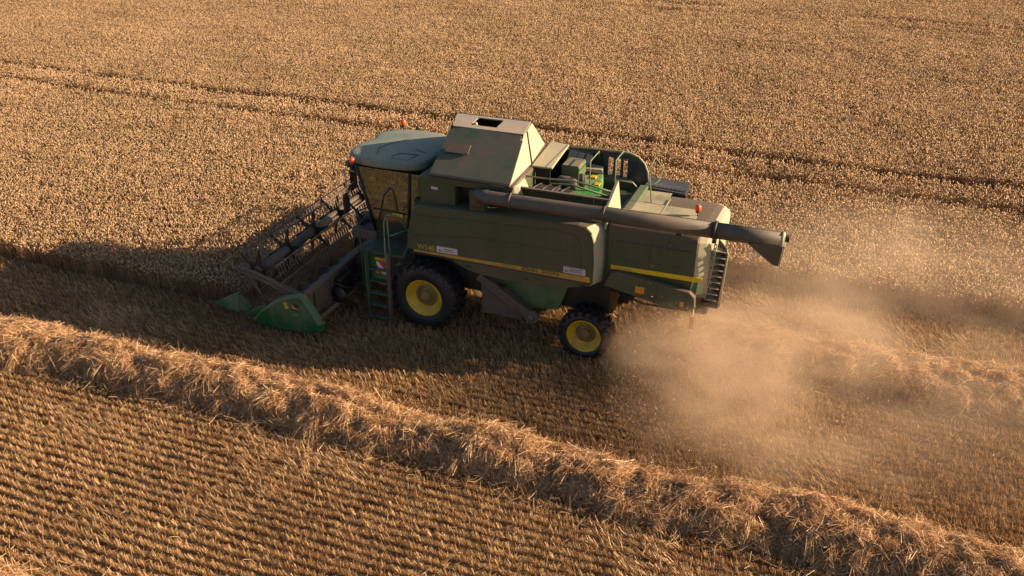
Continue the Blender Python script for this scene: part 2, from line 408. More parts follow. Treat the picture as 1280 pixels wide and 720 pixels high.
# crop canopy far beyond the part one can tell apart
FAR_Y = 92.0
b = MB(); b.faces([(-3000, FAR_Y, .62), (3000, FAR_Y, .62), (3000, 4400, .62), (-3000, 4400, .62)], [(0, 1, 2, 3)])
b.faces([(-3000, FAR_Y, 0.004), (3000, FAR_Y, 0.004), (3000, FAR_Y, .62), (-3000, FAR_Y, .62)], [(0, 1, 2, 3)])
g = b.build('far_field', M['canopy']); tag(g, 'far ripe wheat field beyond the tramlines', 'field', kind='structure')

# ================================================================== STANDING WHEAT
HW = 0.74
def wheat_tile(n_st, seed, pit=0.0):
    f = Fib()
    xy = rng.random((n_st, 2)) * 1.06 - 0.53
    # plants stand in small clumps
    cl = rng.random((int(n_st / 7), 2)) - 0.5; pick = rng.integers(0, len(cl), n_st)
    w = rng.random(n_st)[:, None] < 0.6
    xy = np.where(w, cl[pick] + rng.normal(size=(n_st, 2)) * 0.03, xy)
    if pit > 0:
        pc = rng.random(2) * .5 - .25; keep = (np.abs((xy - pc) @ np.array([[1, .3], [-.2, 1.6]]).T) ** 2).sum(1) > pit ** 2
        keep |= rng.random(n_st) < .12; xy = xy[keep]; n_st = len(xy)
    base = np.c_[xy, np.zeros(n_st)]
    h = HW * (0.92 + 0.09 * rng.normal(size=n_st)).clip(0.7, 1.12)
    lean = rng.normal(size=(n_st, 3)) * 0.09; lean[:, 2] = 1
    bend = rng.normal(size=(n_st, 3)) * 0.05; bend[:, 2] = -0.01
    tip = f.ribbons(base, lean, h - 0.08, 0.006, bend, 2, 0, 0.8)
    ed = unit(lean + rng.normal(size=(n_st, 3)) * 0.45 + bend * 6); ed[:, 2] = np.abs(ed[:, 2]) * 0.9 - 0.1
    f.spindles(tip, ed, 0.085 + 0.02 * rng.random(n_st), 0.0115 + 0.004 * rng.random(n_st), 1)
    m = n_st
    k = rng.integers(0, n_st, m)
    lb = base[k] + lean[k] * (h[k] * (0.25 + 0.55 * rng.random(m)))[:, None]
    ld = rnd_dir(m, 0.5); f.ribbons(lb, ld, 0.1 + 0.12 * rng.random(m), 0.010, np.c_[rng.normal(size=(m, 2)) * 0.03, -0.10 - 0.06 * rng.random(m)], 2, 0, 0.3)
    return f.mesh('wheat_tile', [M['stem'], M['ear']])
WV = [wheat_tile(500, i) for i in range(7)] + [wheat_tile(500, 7, .16), wheat_tile(500, 8, .26)]
TRACKS = [(9.86, 10.40), (11.78, 12.32), (34.0, 34.45), (35.9, 36.35)]
def wheat_rows():
    ys = []; y = -2.4
    stops = [(3.55, None)] + [(a, bb) for a, bb in TRACKS] + [(FAR_Y, None)]
    for a, bb in stops:
        n = max(1, int(round((a - y)))); step = (a - y) / n
        for i in range(n): ys.append((y + step * i, step))
        y = bb if bb else a
    return ys
P_, R_, S_, I_ = [], [], [], []
for y0, st in wheat_rows():
    yc = y0 + st / 2
    x_hi = -4.35 if yc < 3.5 else min(160, 26 + yc * 1.0)
    x_lo = max(-190, -46 - yc * 1.2)
    n = int((x_hi - x_lo)); xs = x_hi - 0.5 - np.arange(n)
    for x in xs:
        hs = 0.93 + 0.16 * (vnoise(x, yc, 2.6, 1) - 0.5) + 0.14 * (vnoise(x, yc, 9.0, 2) - 0.5) + random.uniform(-.02, .02)
        q = random.randrange(4)
        sy = st * 1.0
        if yc < -1.4: q = random.choice((0, 2))
        P_.append((x, yc, 0)); R_.append(((vnoise(x, yc, 3.1, 21) - .5) * .16 * (yc > 5), (vnoise(x, yc, 2.7, 22) - .5) * .16 * (yc > 5), q * math.pi / 2)); S_.append((1.0, 1.0, hs) if True else 0); I_.append(random.randrange(7) if random.random() > .11 + .10 * (vnoise(x, yc, 4, 9) > .62) else 7 + random.randrange(2))
        if abs(sy - 1) > 0.001: S_[-1] = ((sy, 1, hs) if q % 2 else (1, sy, hs))
w = scatter_object('standing_wheat', WV, P_, R_, S_, I_)
tag(w, 'dense ripe golden wheat still standing beyond the combine, with two pairs of wheel tracks', 'wheat', kind='stuff')

# ================================================================== STUBBLE
def stubble_tile(kind):
    """1.5 m along the drill rows, 1.0 m across (4 rows)"""
    f = Fib(); N = 0
    for r in range(5):
        yr = -0.4 + 0.2 * r
        nc = 46
        cx = (np.arange(nc) + rng.random(nc)) / nc * 1.56 - 0.78
        per = rng.poisson(6, nc) + 1; per[rng.random(nc) < 0.14] = 0; per = (per * (0.6 + .8 * vnoise(cx, yr + 7 * r, .22, 40 + int(rng.integers(0, 9))))).astype(int)
        x = np.repeat(cx, per); n = len(x)
        x = x + rng.normal(size=n) * 0.014; y = yr + rng.normal(size=n) * 0.025 + 0.010 * np.sin(x * 4.19 + r * 1.7)
        base = np.c_[x, y, np.zeros(n)]
        cl = np.repeat(rng.normal(size=(nc, 2)) * 0.14, per, axis=0)
        if kind == 0: d = np.c_[-0.30 + cl[:, 0] + rng.normal(size=n) * 0.14, cl[:, 1] * .7 + rng.normal(size=n) * 0.10, np.ones(n)]; h = 0.125 + 0.02 * rng.normal(size=n)
        else: d = np.c_[-0.85 + cl[:, 0] * 1.5 + rng.normal(size=n) * 0.3, 0.12 + cl[:, 1] + rng.normal(size=n) * 0.2, np.ones(n) * 0.8]; h = 0.17 + 0.035 * rng.normal(size=n)
        f.ribbons(base, d, h.clip(0.05, 0.4), 0.0065, None, 1, 0, 0.9)
    n = 260 if kind == 0 else 380      # chopped straw and leaves on the ground
    base = np.c_[rng.random(n) * 1.5 - .75, rng.random(n) - .5, 0.01 + rng.random(n) ** 2 * 0.06]
    f.ribbons(base, rnd_dir(n) * np.array([1, 1, 0.25]), 0.05 + 0.14 * rng.random(n), 0.006, None, 1, 0, 0.9)
    return f.mesh('stubble_tile', [M['stub']])
SV = [stubble_tile(0) for _ in range(6)] + [stubble_tile(1) for _ in range(4)]
P_, R_, S_, I_ = [], [], [], []
y = -33.4
while y < 3.4:
    yc = y + 0.5
    x_lo, x_hi = -70, 46
    if yc > -2.4: x_lo = -4.2
    x = x_lo + random.uniform(0, 1.5) if yc < -2.4 else x_lo + .75
    while x < x_hi:
        # strips where wheels and the last pass pressed the straw over
        press = any(abs(yc - q) < 0.75 for q in (-4.3, -7.4, -10.9, 1.6)) and vnoise(x, yc, 2.2, 5) > 0.60 or random.random() < .04
        idx = 6 + random.randrange(4) if press else random.randrange(6)
        hs = 0.74 + 0.30 * vnoise(x, yc, 1.7, 6) + 0.22 * vnoise(x, yc, 5.0, 16)
        P_.append((x, yc + random.uniform(-.012, .012), 0.0)); R_.append((0, 0, random.uniform(-.008, .008))); S_.append((1.0, 1.0, hs)); I_.append(idx)
        x += 1.5
    y += 1.0
s = scatter_object('stubble', SV, P_, R_, S_, I_)
tag(s, 'cut golden straw stubble in drill rows across the harvested strip', 'stubble', kind='stuff')

# ================================================================== WINDROWS
def windrow(name, yc, x0, x1, width, height, dens, seed, label, cat, amp=1.0):
    r2 = np.random.default_rng(seed)
    def prof(x, t):   # t in -1..1 across
        c = yc + 0.16 * (vnoise(x, 0, 2.2, seed) - 0.5) * 2
        wv = width * (0.72 + 0.34 * vnoise(x, 0, 0.9, seed + 1) + 0.28 * vnoise(x, 0, 2.1, seed + 8))
        hv = height * (0.52 + 0.40 * vnoise(x, 0, 0.8, seed + 2) + 0.32 * vnoise(x, 0, 1.9, seed + 9) + 0.30 * vnoise(x, t * 1.5, 0.33, seed + 3))
        z = hv * np.sqrt(np.clip(1 - np.abs(t) ** 1.9, 0, 1)) + 0.15 * amp * (vnoise(x, t * 0.9 + 9, 0.21, seed + 4) - 0.5) * (1 - t * t)
        return np.stack([x, c + wv * t, z], -1)
    # dark matted core
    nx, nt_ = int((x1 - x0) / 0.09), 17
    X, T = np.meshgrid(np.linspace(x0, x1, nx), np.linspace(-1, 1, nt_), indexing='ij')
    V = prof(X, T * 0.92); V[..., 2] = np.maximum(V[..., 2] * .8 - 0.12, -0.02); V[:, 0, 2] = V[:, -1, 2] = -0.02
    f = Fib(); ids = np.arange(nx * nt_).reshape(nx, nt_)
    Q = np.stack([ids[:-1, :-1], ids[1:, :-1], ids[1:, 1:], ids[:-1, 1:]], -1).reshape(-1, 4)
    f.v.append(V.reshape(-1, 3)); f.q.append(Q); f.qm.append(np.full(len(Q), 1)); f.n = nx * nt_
    N = int(dens * (x1 - x0)); x = x0 + (x1 - x0) * r2.random(N); t = np.clip(r2.random(N) * 2 - 1, -0.99, 0.99)
    p = prof(x, t); e = 0.02
    tx = unit(prof(x + e, t) - prof(x - e, t)); ty = unit(prof(x, np.clip(t + e, -1, 1)) - prof(x, np.clip(t - e, -1, 1)))
    nrm = unit(np.cross(tx, ty)); nrm[nrm[:, 2] < 0] *= -1
    # locks of straw comb the same way inside a lock
    ang = 2 * math.pi * vnoise(x, t * 0.9, 0.22, seed + 6) * 2.0 + r2.normal(size=N) * 0.6
    d = tx * np.cos(ang)[:, None] + ty * np.sin(ang)[:, None]
    lift = np.abs(r2.normal(size=N)) * 0.22 - 0.06
    wild = r2.random(N) < 0.06; lift = np.where(wild, lift + 0.6 * r2.random(N), lift)
    d = unit(d + nrm * lift[:, None])
    Ln = 0.12 + 0.34 * r2.random(N) ** 1.3
    depth = (r2.random(N) ** 1.4 * 0.17 - 0.06)
    base = p - nrm * depth[:, None] - d * (Ln * 0.45)[:, None]
    bend = r2.normal(size=(N, 3)) * 0.03; bend[:, 2] -= 0.045 * (Ln / 0.3) * (1 - wild)
    base[:, 2] = np.maximum(base[:, 2], 0.01)
    f.ribbons(base, d, Ln, 0.006 + 0.004 * r2.random(N), bend, 2, 0, 0.8)
    # locks: bunches of straw fanning out of one spot and draping down the side
    nt2 = int(17 * (x1 - x0)); per = 42
    tx0 = x0 + (x1 - x0) * r2.random(nt2); tt = np.clip(r2.normal(size=nt2) * .42 - .12, -.85, .8)
    pc = prof(tx0, tt); aa = r2.random(nt2) * 2 * math.pi
    side = np.sign(tt + .05 * r2.normal(size=nt2))
    main = np.stack([np.cos(aa) * .8, side * (.35 + .6 * r2.random(nt2)), -.15 + .5 * r2.random(nt2)], -1)
    mm = np.repeat(main, per, 0); M2 = len(mm)
    dl = unit(unit(mm) + r2.normal(size=(M2, 3)) * .30)
    bl = np.repeat(pc, per, 0) + r2.normal(size=(M2, 3)) * np.array([.045, .045, .025]) + np.array([0, 0, .01])
    Ll = (.16 + .30 * r2.random(M2)) * np.repeat(.7 + .5 * r2.random(nt2), per)
    be = r2.normal(size=(M2, 3)) * .02; be[:, 2] -= (.10 + .14 * r2.random(M2)) * (Ll / .35) ** 1.5
    bl[:, 2] = np.maximum(bl[:, 2], .02)
    f.ribbons(bl - dl * .05, dl, Ll, 0.0065 + 0.003 * r2.random(M2), be, 3, 0, 0.8)
    # long stalks lying loose on the outside of the row
    n3 = int(N * 0.012); k3 = r2.integers(0, N, n3); L3 = 0.25 + 0.4 * r2.random(n3)
    d3 = unit(d[k3] + 0.9 * unit(r2.normal(size=(n3, 3))) * np.array([1, 1, .6]) + nrm[k3] * 0.12)
    b3 = p[k3] + nrm[k3] * (0.03 + 0.03 * r2.random(n3))[:, None] - d3 * (L3 * .5)[:, None]; b3[:, 2] = np.maximum(b3[:, 2], .03)
    bd = r2.normal(size=(n3, 3)) * 0.04; bd[:, 2] -= 0.05
    f.ribbons(b3, d3, L3, 0.008 + 0.003 * r2.random(n3), bd, 3, 2, 0.8)
    # scatter at the foot of the row
    n2 = int(N * 0.05); x = x0 + (x1 - x0) * r2.random(n2); sgn = np.where(r2.random(n2) < .5, -1, 1)
    yy = yc + sgn * (width * 0.9 + np.abs(r2.normal(size=n2)) * 0.25)
    f.ribbons(np.stack([x, yy, 0.06 + 0.12 * r2.random(n2)], -1), rnd_dir(n2) * np.array([1, 1, .3]), 0.1 + 0.22 * r2.random(n2), 0.006, None, 1, 0, .9)
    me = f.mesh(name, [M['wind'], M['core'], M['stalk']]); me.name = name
    o = bpy.data.objects.new(name, me); COL.objects.link(o); tag(o, label, cat)
    return o
windrow('straw_windrow', -5.80, -20, 20, 0.69, 0.49, 4300, 11, 'long heaped row of loose golden straw crossing the foreground in front of the combine', 'straw row')
windrow('straw_windrow', -12.15, -12, 6, 0.70, 0.55, 4000, 31, 'row of straw of which only an edge shows at the bottom left corner', 'straw row')
windrow('straw_windrow', -0.05, 6.4, 24, 0.86, 0.56, 5200, 51, 'fresh straw row behind the combine, half hidden in dust', 'straw row')

# ================================================================== COMBINE HARVESTER
C = empty('combine_harvester', (2.0, 0.0, 0.0))
tag(C, 'dusty green combine harvester with yellow wheels and folded unloading auger, cutting wheat', 'combine harvester')

# ---- chassis and body between the panels
b = MB()
b.box((-0.35, -1.12, 1.0), (4.45, 1.12, 3.12), 0.03)
b.box((4.40, -1.05, 1.55), (6.2, 1.05, 2.5), 0.03)
b.box((-0.5, -0.95, 0.75), (0.7, 0.95, 1.9), 0.02)           # transmission
b.box((3.75, -0.22, 0.52), (4.3, 0.22, 1.1), 0.02)
body = b.build('body', M['dark'], C)
b = MB(); b.box((-0.06, -1.15, 0.68), (0.2, 1.15, 1.06), 0.04); b.build('front_axle', M['black'], body)
b = MB(); b.tube([(4.03, -1.2, .63), (4.03, -.7, .75), (4.03, .7, .75), (4.03, 1.2, .63)], 0.10); b.box((3.9, -1.0, .55), (4.16, -.8, 1.0), .02); b.build('rear_axle', M['black'], body)
b = MB(); b.prism([(1.48, 1.75), (3.55, 1.75), (3.30, 1.0), (2.2, 0.85), (1.48, 1.2)], -1.30, -1.13, 0.02); b.build('lower_side_plate', M['green'], body)
b = MB(); b.prism([(1.47, 1.42), (2.05, 1.40), (2.52, 1.0), (2.50, 0.66), (1.49, 0.66)], -1.50, -1.28, 0.02)
eb = b.build('elevator_box', M['metal'], body)
b = MB()
p0, p1 = Vector((1.45, -1.56, 1.66)), Vector((2.74, -1.56, 0.84)); d = (p1 - p0).normalized(); n_ = Vector((d.z, 0, -d.x)) * -1
prof = [p0 + n_ * .10, p1 + n_ * .10, p1 - n_ * .10, p0 - n_ * .10]
b.prism([(q.x, q.z) for q in prof], -1.62, -1.51, 0.015)
b.prism([(p1.x + .17 * math.cos(a), p1.z + .17 * math.sin(a)) for a in [2 * math.pi * k / 14 for k in range(14)]], -1.63, -1.515, 0.02)
for k in range(6):
    q = p0.lerp(p1, .12 + .15 * k); b.tube([q + Vector((0, -.055, 0)), q + Vector((0, -.085, 0))], .022, 6)
b.lathe([(.0, -.03), (.09, -.03), (.09, 0), (.05, .0)], (p1.x, -1.63, p1.z), n=16)
b.build('grain_conveyor', M['metal'], body)
for (x, z, r) in ((2.75, 3.28, .17), (3.35, 3.2, .26), (2.2, 3.25, .12)):
    b = MB(); b.lathe([(0, -.05), (r * .35, -.06), (r * .4, -.02), (r * .86, -.02), (r * .9, -.06), (r, -.06), (r, .02), (0, .02)], (x, -1.16, z), n=24); b.build('pulley', M['metal'], body)
b = MB(); b.tube([(2.2, -1.2, 3.37), (2.75, -1.2, 3.45), (3.35, -1.2, 3.46), (3.62, -1.2, 3.2), (3.35, -1.2, 2.94), (2.75, -1.2, 3.11), (2.2, -1.2, 3.13)], .016, 6); b.build('drive_belt', M['black'], body)
for k in range(5):
    b = MB(); b.tube([(2.0 + .4 * k, -1.16, 3.05), (2.1 + .4 * k, -1.25, 3.2), (2.3 + .4 * k, -1.24, 3.28), (2.5 + .4 * k, -1.16, 3.14)], .018, 6); b.build('hose', M['black'], body)
b = MB(); b.box((3.7, -1.3, 3.0), (4.05, -1.14, 3.3), .02); b.build('filter_box', M['black'], body)
b = MB(); b.box((-.2, -1.42, 2.9), (4.1, -1.12, 3.05), .0); b.build('panel_ledge', M['dark'], body)

# ---- long side panel
outline = [(-.31, 2.10), (-.27, 2.5), (-.17, 2.95), (-.06, 3.19), (.05, 3.24), (1.2, 3.28), (2.5, 3.32), (3.82, 3.36), (4.02, 3.33), (4.14, 3.22), (4.2, 3.04), (4.23, 2.5),
           (4.22, 2.02), (4.15, 1.94), (3.7, 1.82), (3.14, 1.73), (2.3, 1.70), (1.54, 1.74), (1.25, 1.80), (1.0, 1.90), (.82, 2.0), (.62, 2.06), (.35, 2.10)]
def side_panel(sgn):
    b = MB(); n = len(outline)
    cxx, czz = 2.0, 2.5
    def ring(y, s, dx=0.0, cut=0.0):
        out = []
        for (u, v) in outline:
            uu = cxx + (u - cxx) * s[0]; vv = czz + (v - czz) * s[1]
            if u > 4.0: uu += dx
            out.append((uu, sgn * y, vv))
        return out
    rings = [ring(1.12, (1, 1), .27), ring(1.63, (1, 1)), ring(1.68, (.996, .985)), ring(1.70, (.988, .96))]
    vs = [p for r in rings for p in r]
    fs = []
    for i in range(len(rings) - 1):
        for k in range(n): fs.append((i * n + k, i * n + (k + 1) % n, (i + 1) * n + (k + 1) % n, (i + 1) * n + k))
    b.faces(vs, fs, False)
    # bulged face: grid fan towards the middle with a pressed crease line
    o = (len(rings) - 1) * n
    bvs = list(b.bm.verts)
    f = b.bm.faces.new([bvs[o + k] for k in range(n)]); f.smooth = False
    f2 = b.bm.faces.new([bvs[k] for k in range(n)])
    return b
b = side_panel(-1)
panel = b.build('side_panel', M['panel'], C, rear=(M['cream'], .45))  # rear end: dust and the sun's brightness both put into the cream
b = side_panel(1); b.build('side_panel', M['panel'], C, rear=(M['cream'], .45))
b = MB()   # pressed crease running along the panel
b.hexa([(-.1, -1.703, 2.46), (1.6, -1.703, 2.66), (1.6, -1.69, 2.66), (-.1, -1.69, 2.46), (-.1, -1.709, 2.495), (1.6, -1.709, 2.695), (1.6, -1.69, 2.70), (-.1, -1.69, 2.50)])
b.hexa([(1.6, -1.703, 2.66), (3.5, -1.703, 2.66), (3.5, -1.69, 2.66), (1.6, -1.69, 2.66), (1.6, -1.709, 2.695), (3.5, -1.709, 2.695), (3.5, -1.69, 2.70), (1.6, -1.69, 2.70)])
b.build('crease', M['panel'], panel)
b = MB(); b.box((3.49, -1.703, 1.95), (3.505, -1.69, 3.26)); b.build('panel_seam', M['ink'], panel)
for (x, z) in ((1.2, 1.90), (2.6, 1.84), (3.9, 1.93)):
    b = MB(); b.box((x, -1.712, z), (x + .12, -1.69, z + .035), .004); b.build('latch', M['black'], panel)
for (x, z) in ((.1, 3.12), (1.3, 3.17), (2.5, 3.22), (3.4, 3.26)):
    b = MB(); b.box((x, -1.712, z), (x + .10, -1.69, z + .04), .004); b.build('hinge', M['metal'], panel)
b = MB(); b.tube([(-.05, -1.704, 3.0), (1.2, -1.704, 3.06), (3.3, -1.704, 3.15), (3.75, -1.704, 3.12), (3.9, -1.704, 2.9), (3.93, -1.704, 2.3)], .009, 4); b.build('pressed_rib', M['panel'], panel)
def slant(x, z0=2.075, k=0.008): return z0 + (x + .1) * k
b = MB(); b.hexa([(-.12, -1.706, 2.075), (4.12, -1.706, 2.035), (4.12, -1.69, 2.035), (-.12, -1.69, 2.075), (-.12, -1.706, 2.12), (4.12, -1.706, 2.17), (4.12, -1.69, 2.17), (-.12, -1.69, 2.12)])
b.build('stripe', M['stripe'], panel)
b = MB(); b.hexa([(-.2, -1.708, 2.035), (4.15, -1.708, 1.985), (4.15, -1.69, 1.985), (-.2, -1.69, 2.035), (-.2, -1.716, 2.055), (4.15, -1.716, 2.01), (4.15, -1.69, 2.01), (-.2, -1.69, 2.055)])
b.build('trim_strip', M['metal'], panel)
text_mesh('lettering', 'W540', 0.19, M['textyel'], panel, (-.02, -1.702, 2.155), (1, 0, 0.006), (0, 0, 1), sx=0.92)
text_mesh('lettering', 'JOHN', 0.115, M['textgrn'], panel, (2.55, -1.7075, 2.07), (1, 0, 0.004), (0, 0, 1), sx=1.25)
text_mesh('lettering', 'DEERE', 0.115, M['textgrn'], panel, (3.02, -1.7075, 2.073), (1, 0, 0.004), (0, 0, 1), sx=1.25)
for (x, z) in ((.47, 2.155), (3.50, 2.185)):
    b = MB(); b.box((x + (.02 if x > 3 else 0), -1.707, z), (x + .52, -1.69, z + .15)); dc = b.build('decal', M['decal'], panel)
    b = MB(); b.prism([(x + .05, z + .035), (x + .10, z + .03), (x + .145, z + .05), (x + .12, z + .062), (x + .09, z + .055), (x + .07, z + .075), (x + .05, z + .06)], -1.7095, -1.706)
    b.box((x + .17, -1.7095, z + .085), (x + .40, -1.706, z + .105)); b.box((x + .17, -1.7095, z + .045), (x + .46, -1.706, z + .055)); b.build('decal_print', M['ink'], dc)

# ---- grain tank
b = MB()
b.box((0.0, -1.5, 3.12), (0.88, -1.1, 3.90), 0.05)
b.box((0.03, -1.14, 3.06), (2.25, 1.5, 3.90), 0.05)
b.box((0.80, -1.5, 3.74), (2.25, -1.1, 3.90), 0.03)
b.box((0.80, -1.49, 3.06), (1.9, -1.1, 3.22), 0.03)
tank = b.build('grain_tank', M['hoodside'], C)
b = MB(); b.box((0.90, -1.16, 3.22), (1.24, -1.141, 3.73)); b.build('vent_grille', M['black'], tank)
b = MB(); b.box((.30, -1.507, 3.60), (.46, -1.49, 3.66)); b.build('decal', M['decal'], tank)
for ya, yb in ((-1.42, -.6), (.6, 1.42)):
    b = MB(); b.box((-.10, ya, 3.30), (0.01, yb, 3.80), .04); b.build('front_corner', M['hoodside'], tank)
def slab(b, q, th, nrm):
    q = [Vector(p) for p in q]; n = Vector(nrm).normalized() * th
    b.hexa([*q, *[p + n for p in q]])
# near flap
nn = Vector((0, -.76, 1.2)).normalized()
b = MB(); slab(b, [(.27, -1.52, 3.93), (2.20, -1.54, 3.93), (2.10, -.47, 4.60), (.25, -.30, 4.60)], .03, nn); flap = b.build('hopper_flap', M['flap'], tank)
b = MB(); slab(b, [(.31, -1.2, 4.07), (2.06, -1.2, 4.07), (2.02, -.32, 4.66), (.30, -.20, 4.66)], .028, nn); b.build('flap_upper_panel', M['flap'], flap)
b = MB(); slab(b, [(.42, -.98, 4.31), (.98, -.98, 4.31), (.97, -.74, 4.455), (.42, -.74, 4.455)], .0295, nn); b.build('flap_patch', M['metal'], flap)
b = MB(); slab(b, [(.27, -1.535, 3.925), (2.20, -1.555, 3.925), (2.2, -1.52, 3.96), (.27, -1.50, 3.96)], .04, nn); b.build('flap_edge', M['metal'], flap)
# top cover with its opening
b = MB()
def topz(y): return 4.66 + (y + .3) * .06
def tq(x0, x1, y0, y1, b=None):
    slab(b, [(x0, y0, topz(y0)), (x1, y0, topz(y0)), (x1, y1, topz(y1)), (x0, y1, topz(y1))], .025, (0, 0, 1))
slab(b, [(.29, -.24, topz(-.24)), (.66, -.24, topz(-.24)), (.66, .52, topz(.52)), (.07, .52, topz(.52))], .025, (0, 0, 1)); slab(b, [(1.30, -.24, topz(-.24)), (2.03, -.24, topz(-.24)), (1.93, .52, topz(.52)), (1.30, .52, topz(.52))], .025, (0, 0, 1)); tq(.66, 1.30, .42, .52, b); tq(.66, 1.30, -.24, -.06, b)
cov = b.build('hopper_cover', M['tanktop'], tank)
b = MB(); b.box((.0, .53, 4.68), (1.94, .57, 4.73)); b.build('ridge_bar', M['black'], cov)
b = MB(); b.lathe([(0, 0), (.05, 0), (.05, .10), (.03, .13), (0, .14)], (.74, .05, 4.6), axis='z', n=12); b.build('filling_auger_tip', M['tanktop'], cov)
# far flap
b = MB(); slab(b, [(.10, 1.5, 3.93), (1.95, 1.5, 3.93), (1.88, .58, 4.70), (.0, .58, 4.70)], .03, (0, .77, .92)); b.build('hopper_flap', M['flap'], tank)
b = MB(); b.tube([(1.93, 1.46, 3.97), (1.86, .58, 4.69)], .03, 6); b.build('flap_frame', M['black'], tank)
# gables, the rear one catches the sun
b = MB()
slab(b, [(2.16, -1.46, 3.92), (2.03, -.27, 4.655), (2.0, .0, 4.67), (2.12, .0, 3.92)], .012, (1, 0, 0)); b.faces([], [])
slab(b, [(2.12, .03, 3.92), (2.0, .03, 4.67), (1.94, .54, 4.70), (1.96, 1.40, 3.92)], .012, (1, 0, 0))
b.build('gable_panel', M['cream'], tank)
b = MB(); slab(b, [(.30, -1.46, 3.92), (.26, -.3, 4.655), (.12, .54, 4.70), (.14, 1.40, 3.92)], .012, (-1, 0, 0)); b.build('gable_panel', M['flap'], tank)
b = MB(); b.tube([(2.14, .015, 3.92), (2.02, .015, 4.67)], .022, 6); b.build('gable_post', M['black'], tank)
b = MB(); b.hexa([(2.14, -1.52, 3.86), (2.27, -1.52, 3.86), (2.03, 1.47, 3.86), (1.9, 1.47, 3.86), (2.14, -1.52, 3.925), (2.27, -1.52, 3.925), (2.03, 1.47, 3.925), (1.9, 1.47, 3.925)]); b.build('tank_rim', M['metal'], tank)
b = MB(); b.hexa([(2.18, -1.5, 3.62), (2.42, -1.25, 3.62), (2.42, -.85, 3.62), (2.18, -.85, 3.62), (2.2, -1.5, 3.9), (2.3, -1.3, 3.9), (2.3, -.85, 3.9), (2.2, -.85, 3.9)], .01); b.build('corner_gusset', M['cream'], tank)

# ---- engine bay
b = MB()
b.box((2.2, -1.22, 3.10), (4.34, -1.17, 3.80)); b.box((2.2, 1.36, 3.10), (3.4, 1.40, 3.85)); b.box((2.2, -1.2, 3.10), (4.5, 1.4, 3.16))
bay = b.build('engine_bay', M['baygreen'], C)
b = MB(); b.box((2.2, -1.235, 3.80), (4.34, -1.16, 3.83)); b.build('bay_rim', M['metal'], bay)
b = MB(); b.box((4.0, -1.24, 3.2), (4.012, -1.222, 3.8)); b.build('bay_seam', M['rail'], bay)
b = MB(); b.hexa([(2.18, -.12, 3.89), (2.68, -.12, 3.89), (2.55, 1.55, 3.89), (2.05, 1.62, 3.89), (2.18, -.12, 3.935), (2.68, -.12, 3.935), (2.55, 1.55, 3.935), (2.05, 1.62, 3.935)], .015)
b.build('engine_cover', M['cream'], bay)
b = MB(); b.box((2.27, -.08, 3.2), (2.62, -.05, 3.885)); b.build('dark_below_cover', M['black'], bay)  # black sheet standing in for the open dark below the engine cover
b = MB()
for x in (2.52,): b.box((x, -.10, 3.936), (x + .012, 1.5, 3.943))
b.build('cover_seam', M['metal'], bay)
b = MB(); b.hexa([(2.66, 1.0, 3.72), (3.28, .95, 3.66), (3.2, 1.38, 3.86), (2.64, 1.42, 3.90), (2.66, 1.0, 3.745), (3.28, .95, 3.685), (3.2, 1.38, 3.885), (2.64, 1.42, 3.925)], .005)
lv = b.build('louvred_plate', M['archgrey'], bay)
for x in (2.86, 3.08):
    b = MB(); b.hexa([(x, 1.12, 3.765), (x + .03, 1.12, 3.765), (x + .03, 1.30, 3.845), (x, 1.30, 3.845), (x, 1.12, 3.79), (x + .03, 1.12, 3.79), (x + .03, 1.30, 3.87), (x, 1.30, 3.87)]); b.build('slot', M['black'], lv)
b = MB(); b.box((2.72, .42, 3.50), (3.16, .98, 3.82), .03); b.box((2.75, .40, 3.83), (3.14, .95, 3.845), .005); b.build('air_cleaner', M['green'], bay)
b = MB(); b.lathe([(0, 0), (.10, 0), (.13, .05), (.13, .42), (.08, .47), (0, .47)], (2.75, .12, 3.55), axis='x', n=20)
b.lathe([(0, 0), (.07, 0), (.07, .3), (0, .32)], (3.3, .2, 3.45), axis='z', n=14); b.build('exhaust_canister', M['metal'], bay)
b = MB(); b.box((2.35, -.95, 3.16), (3.25, -.2, 3.52), .05); b.box((2.5, -.8, 3.5), (3.0, -.4, 3.64), .04)
for k in range(4): b.tube([(2.4 + .22 * k, -.9, 3.5), (2.45 + .22 * k, -.75, 3.66), (2.5 + .22 * k, -.3, 3.6)], .025, 6)
b.tube([(2.4, -.95, 3.42), (3.0, -1.02, 3.46), (3.9, -.95, 3.40)], .035, 8); b.box((3.4, -1.0, 3.16), (3.8, -.5, 3.44), .04)
b.build('engine', M['dark'], bay)
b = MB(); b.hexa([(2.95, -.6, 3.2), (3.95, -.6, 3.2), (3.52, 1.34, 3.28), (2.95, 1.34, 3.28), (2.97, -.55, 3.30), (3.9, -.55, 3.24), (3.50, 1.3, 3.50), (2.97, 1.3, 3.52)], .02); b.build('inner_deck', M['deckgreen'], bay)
b = MB(); b.lathe([(0, 0), (.10, 0), (.10, .03), (0, .05)], (3.55, -.35, 3.30), axis='z', n=14); b.build('filler_cap', M['cream'], bay)
b = MB(); b.prism([(3.02, .98), (3.55, 1.02), (3.50, 1.28), (3.2, 1.34), (3.0, 1.25)], 3.50, 3.60, .02, axis='z'); b.build('side_tray', M['cream'], bay)
for (x, y, z) in ((3.32, .78, 3.44), (3.50, .48, 3.39)):
    b = MB(); b.box((x, y, z), (x + .13, y + .17, z + .04)); b.build('warning_sticker', M['yellow'], bay)
b = MB()   # near rail above the bay
b.tube([(2.22, -.62, 3.86), (2.85, -.66, 3.88), (3.35, -.68, 3.92), (3.75, -.74, 3.90), (4.28, -.82, 3.84)], .022, 8); b.tube([(2.85, -.70, 3.80), (3.35, -.72, 3.84), (4.26, -.86, 3.74)], .02, 6)
b.build('bay_rail', M['rail'], bay)
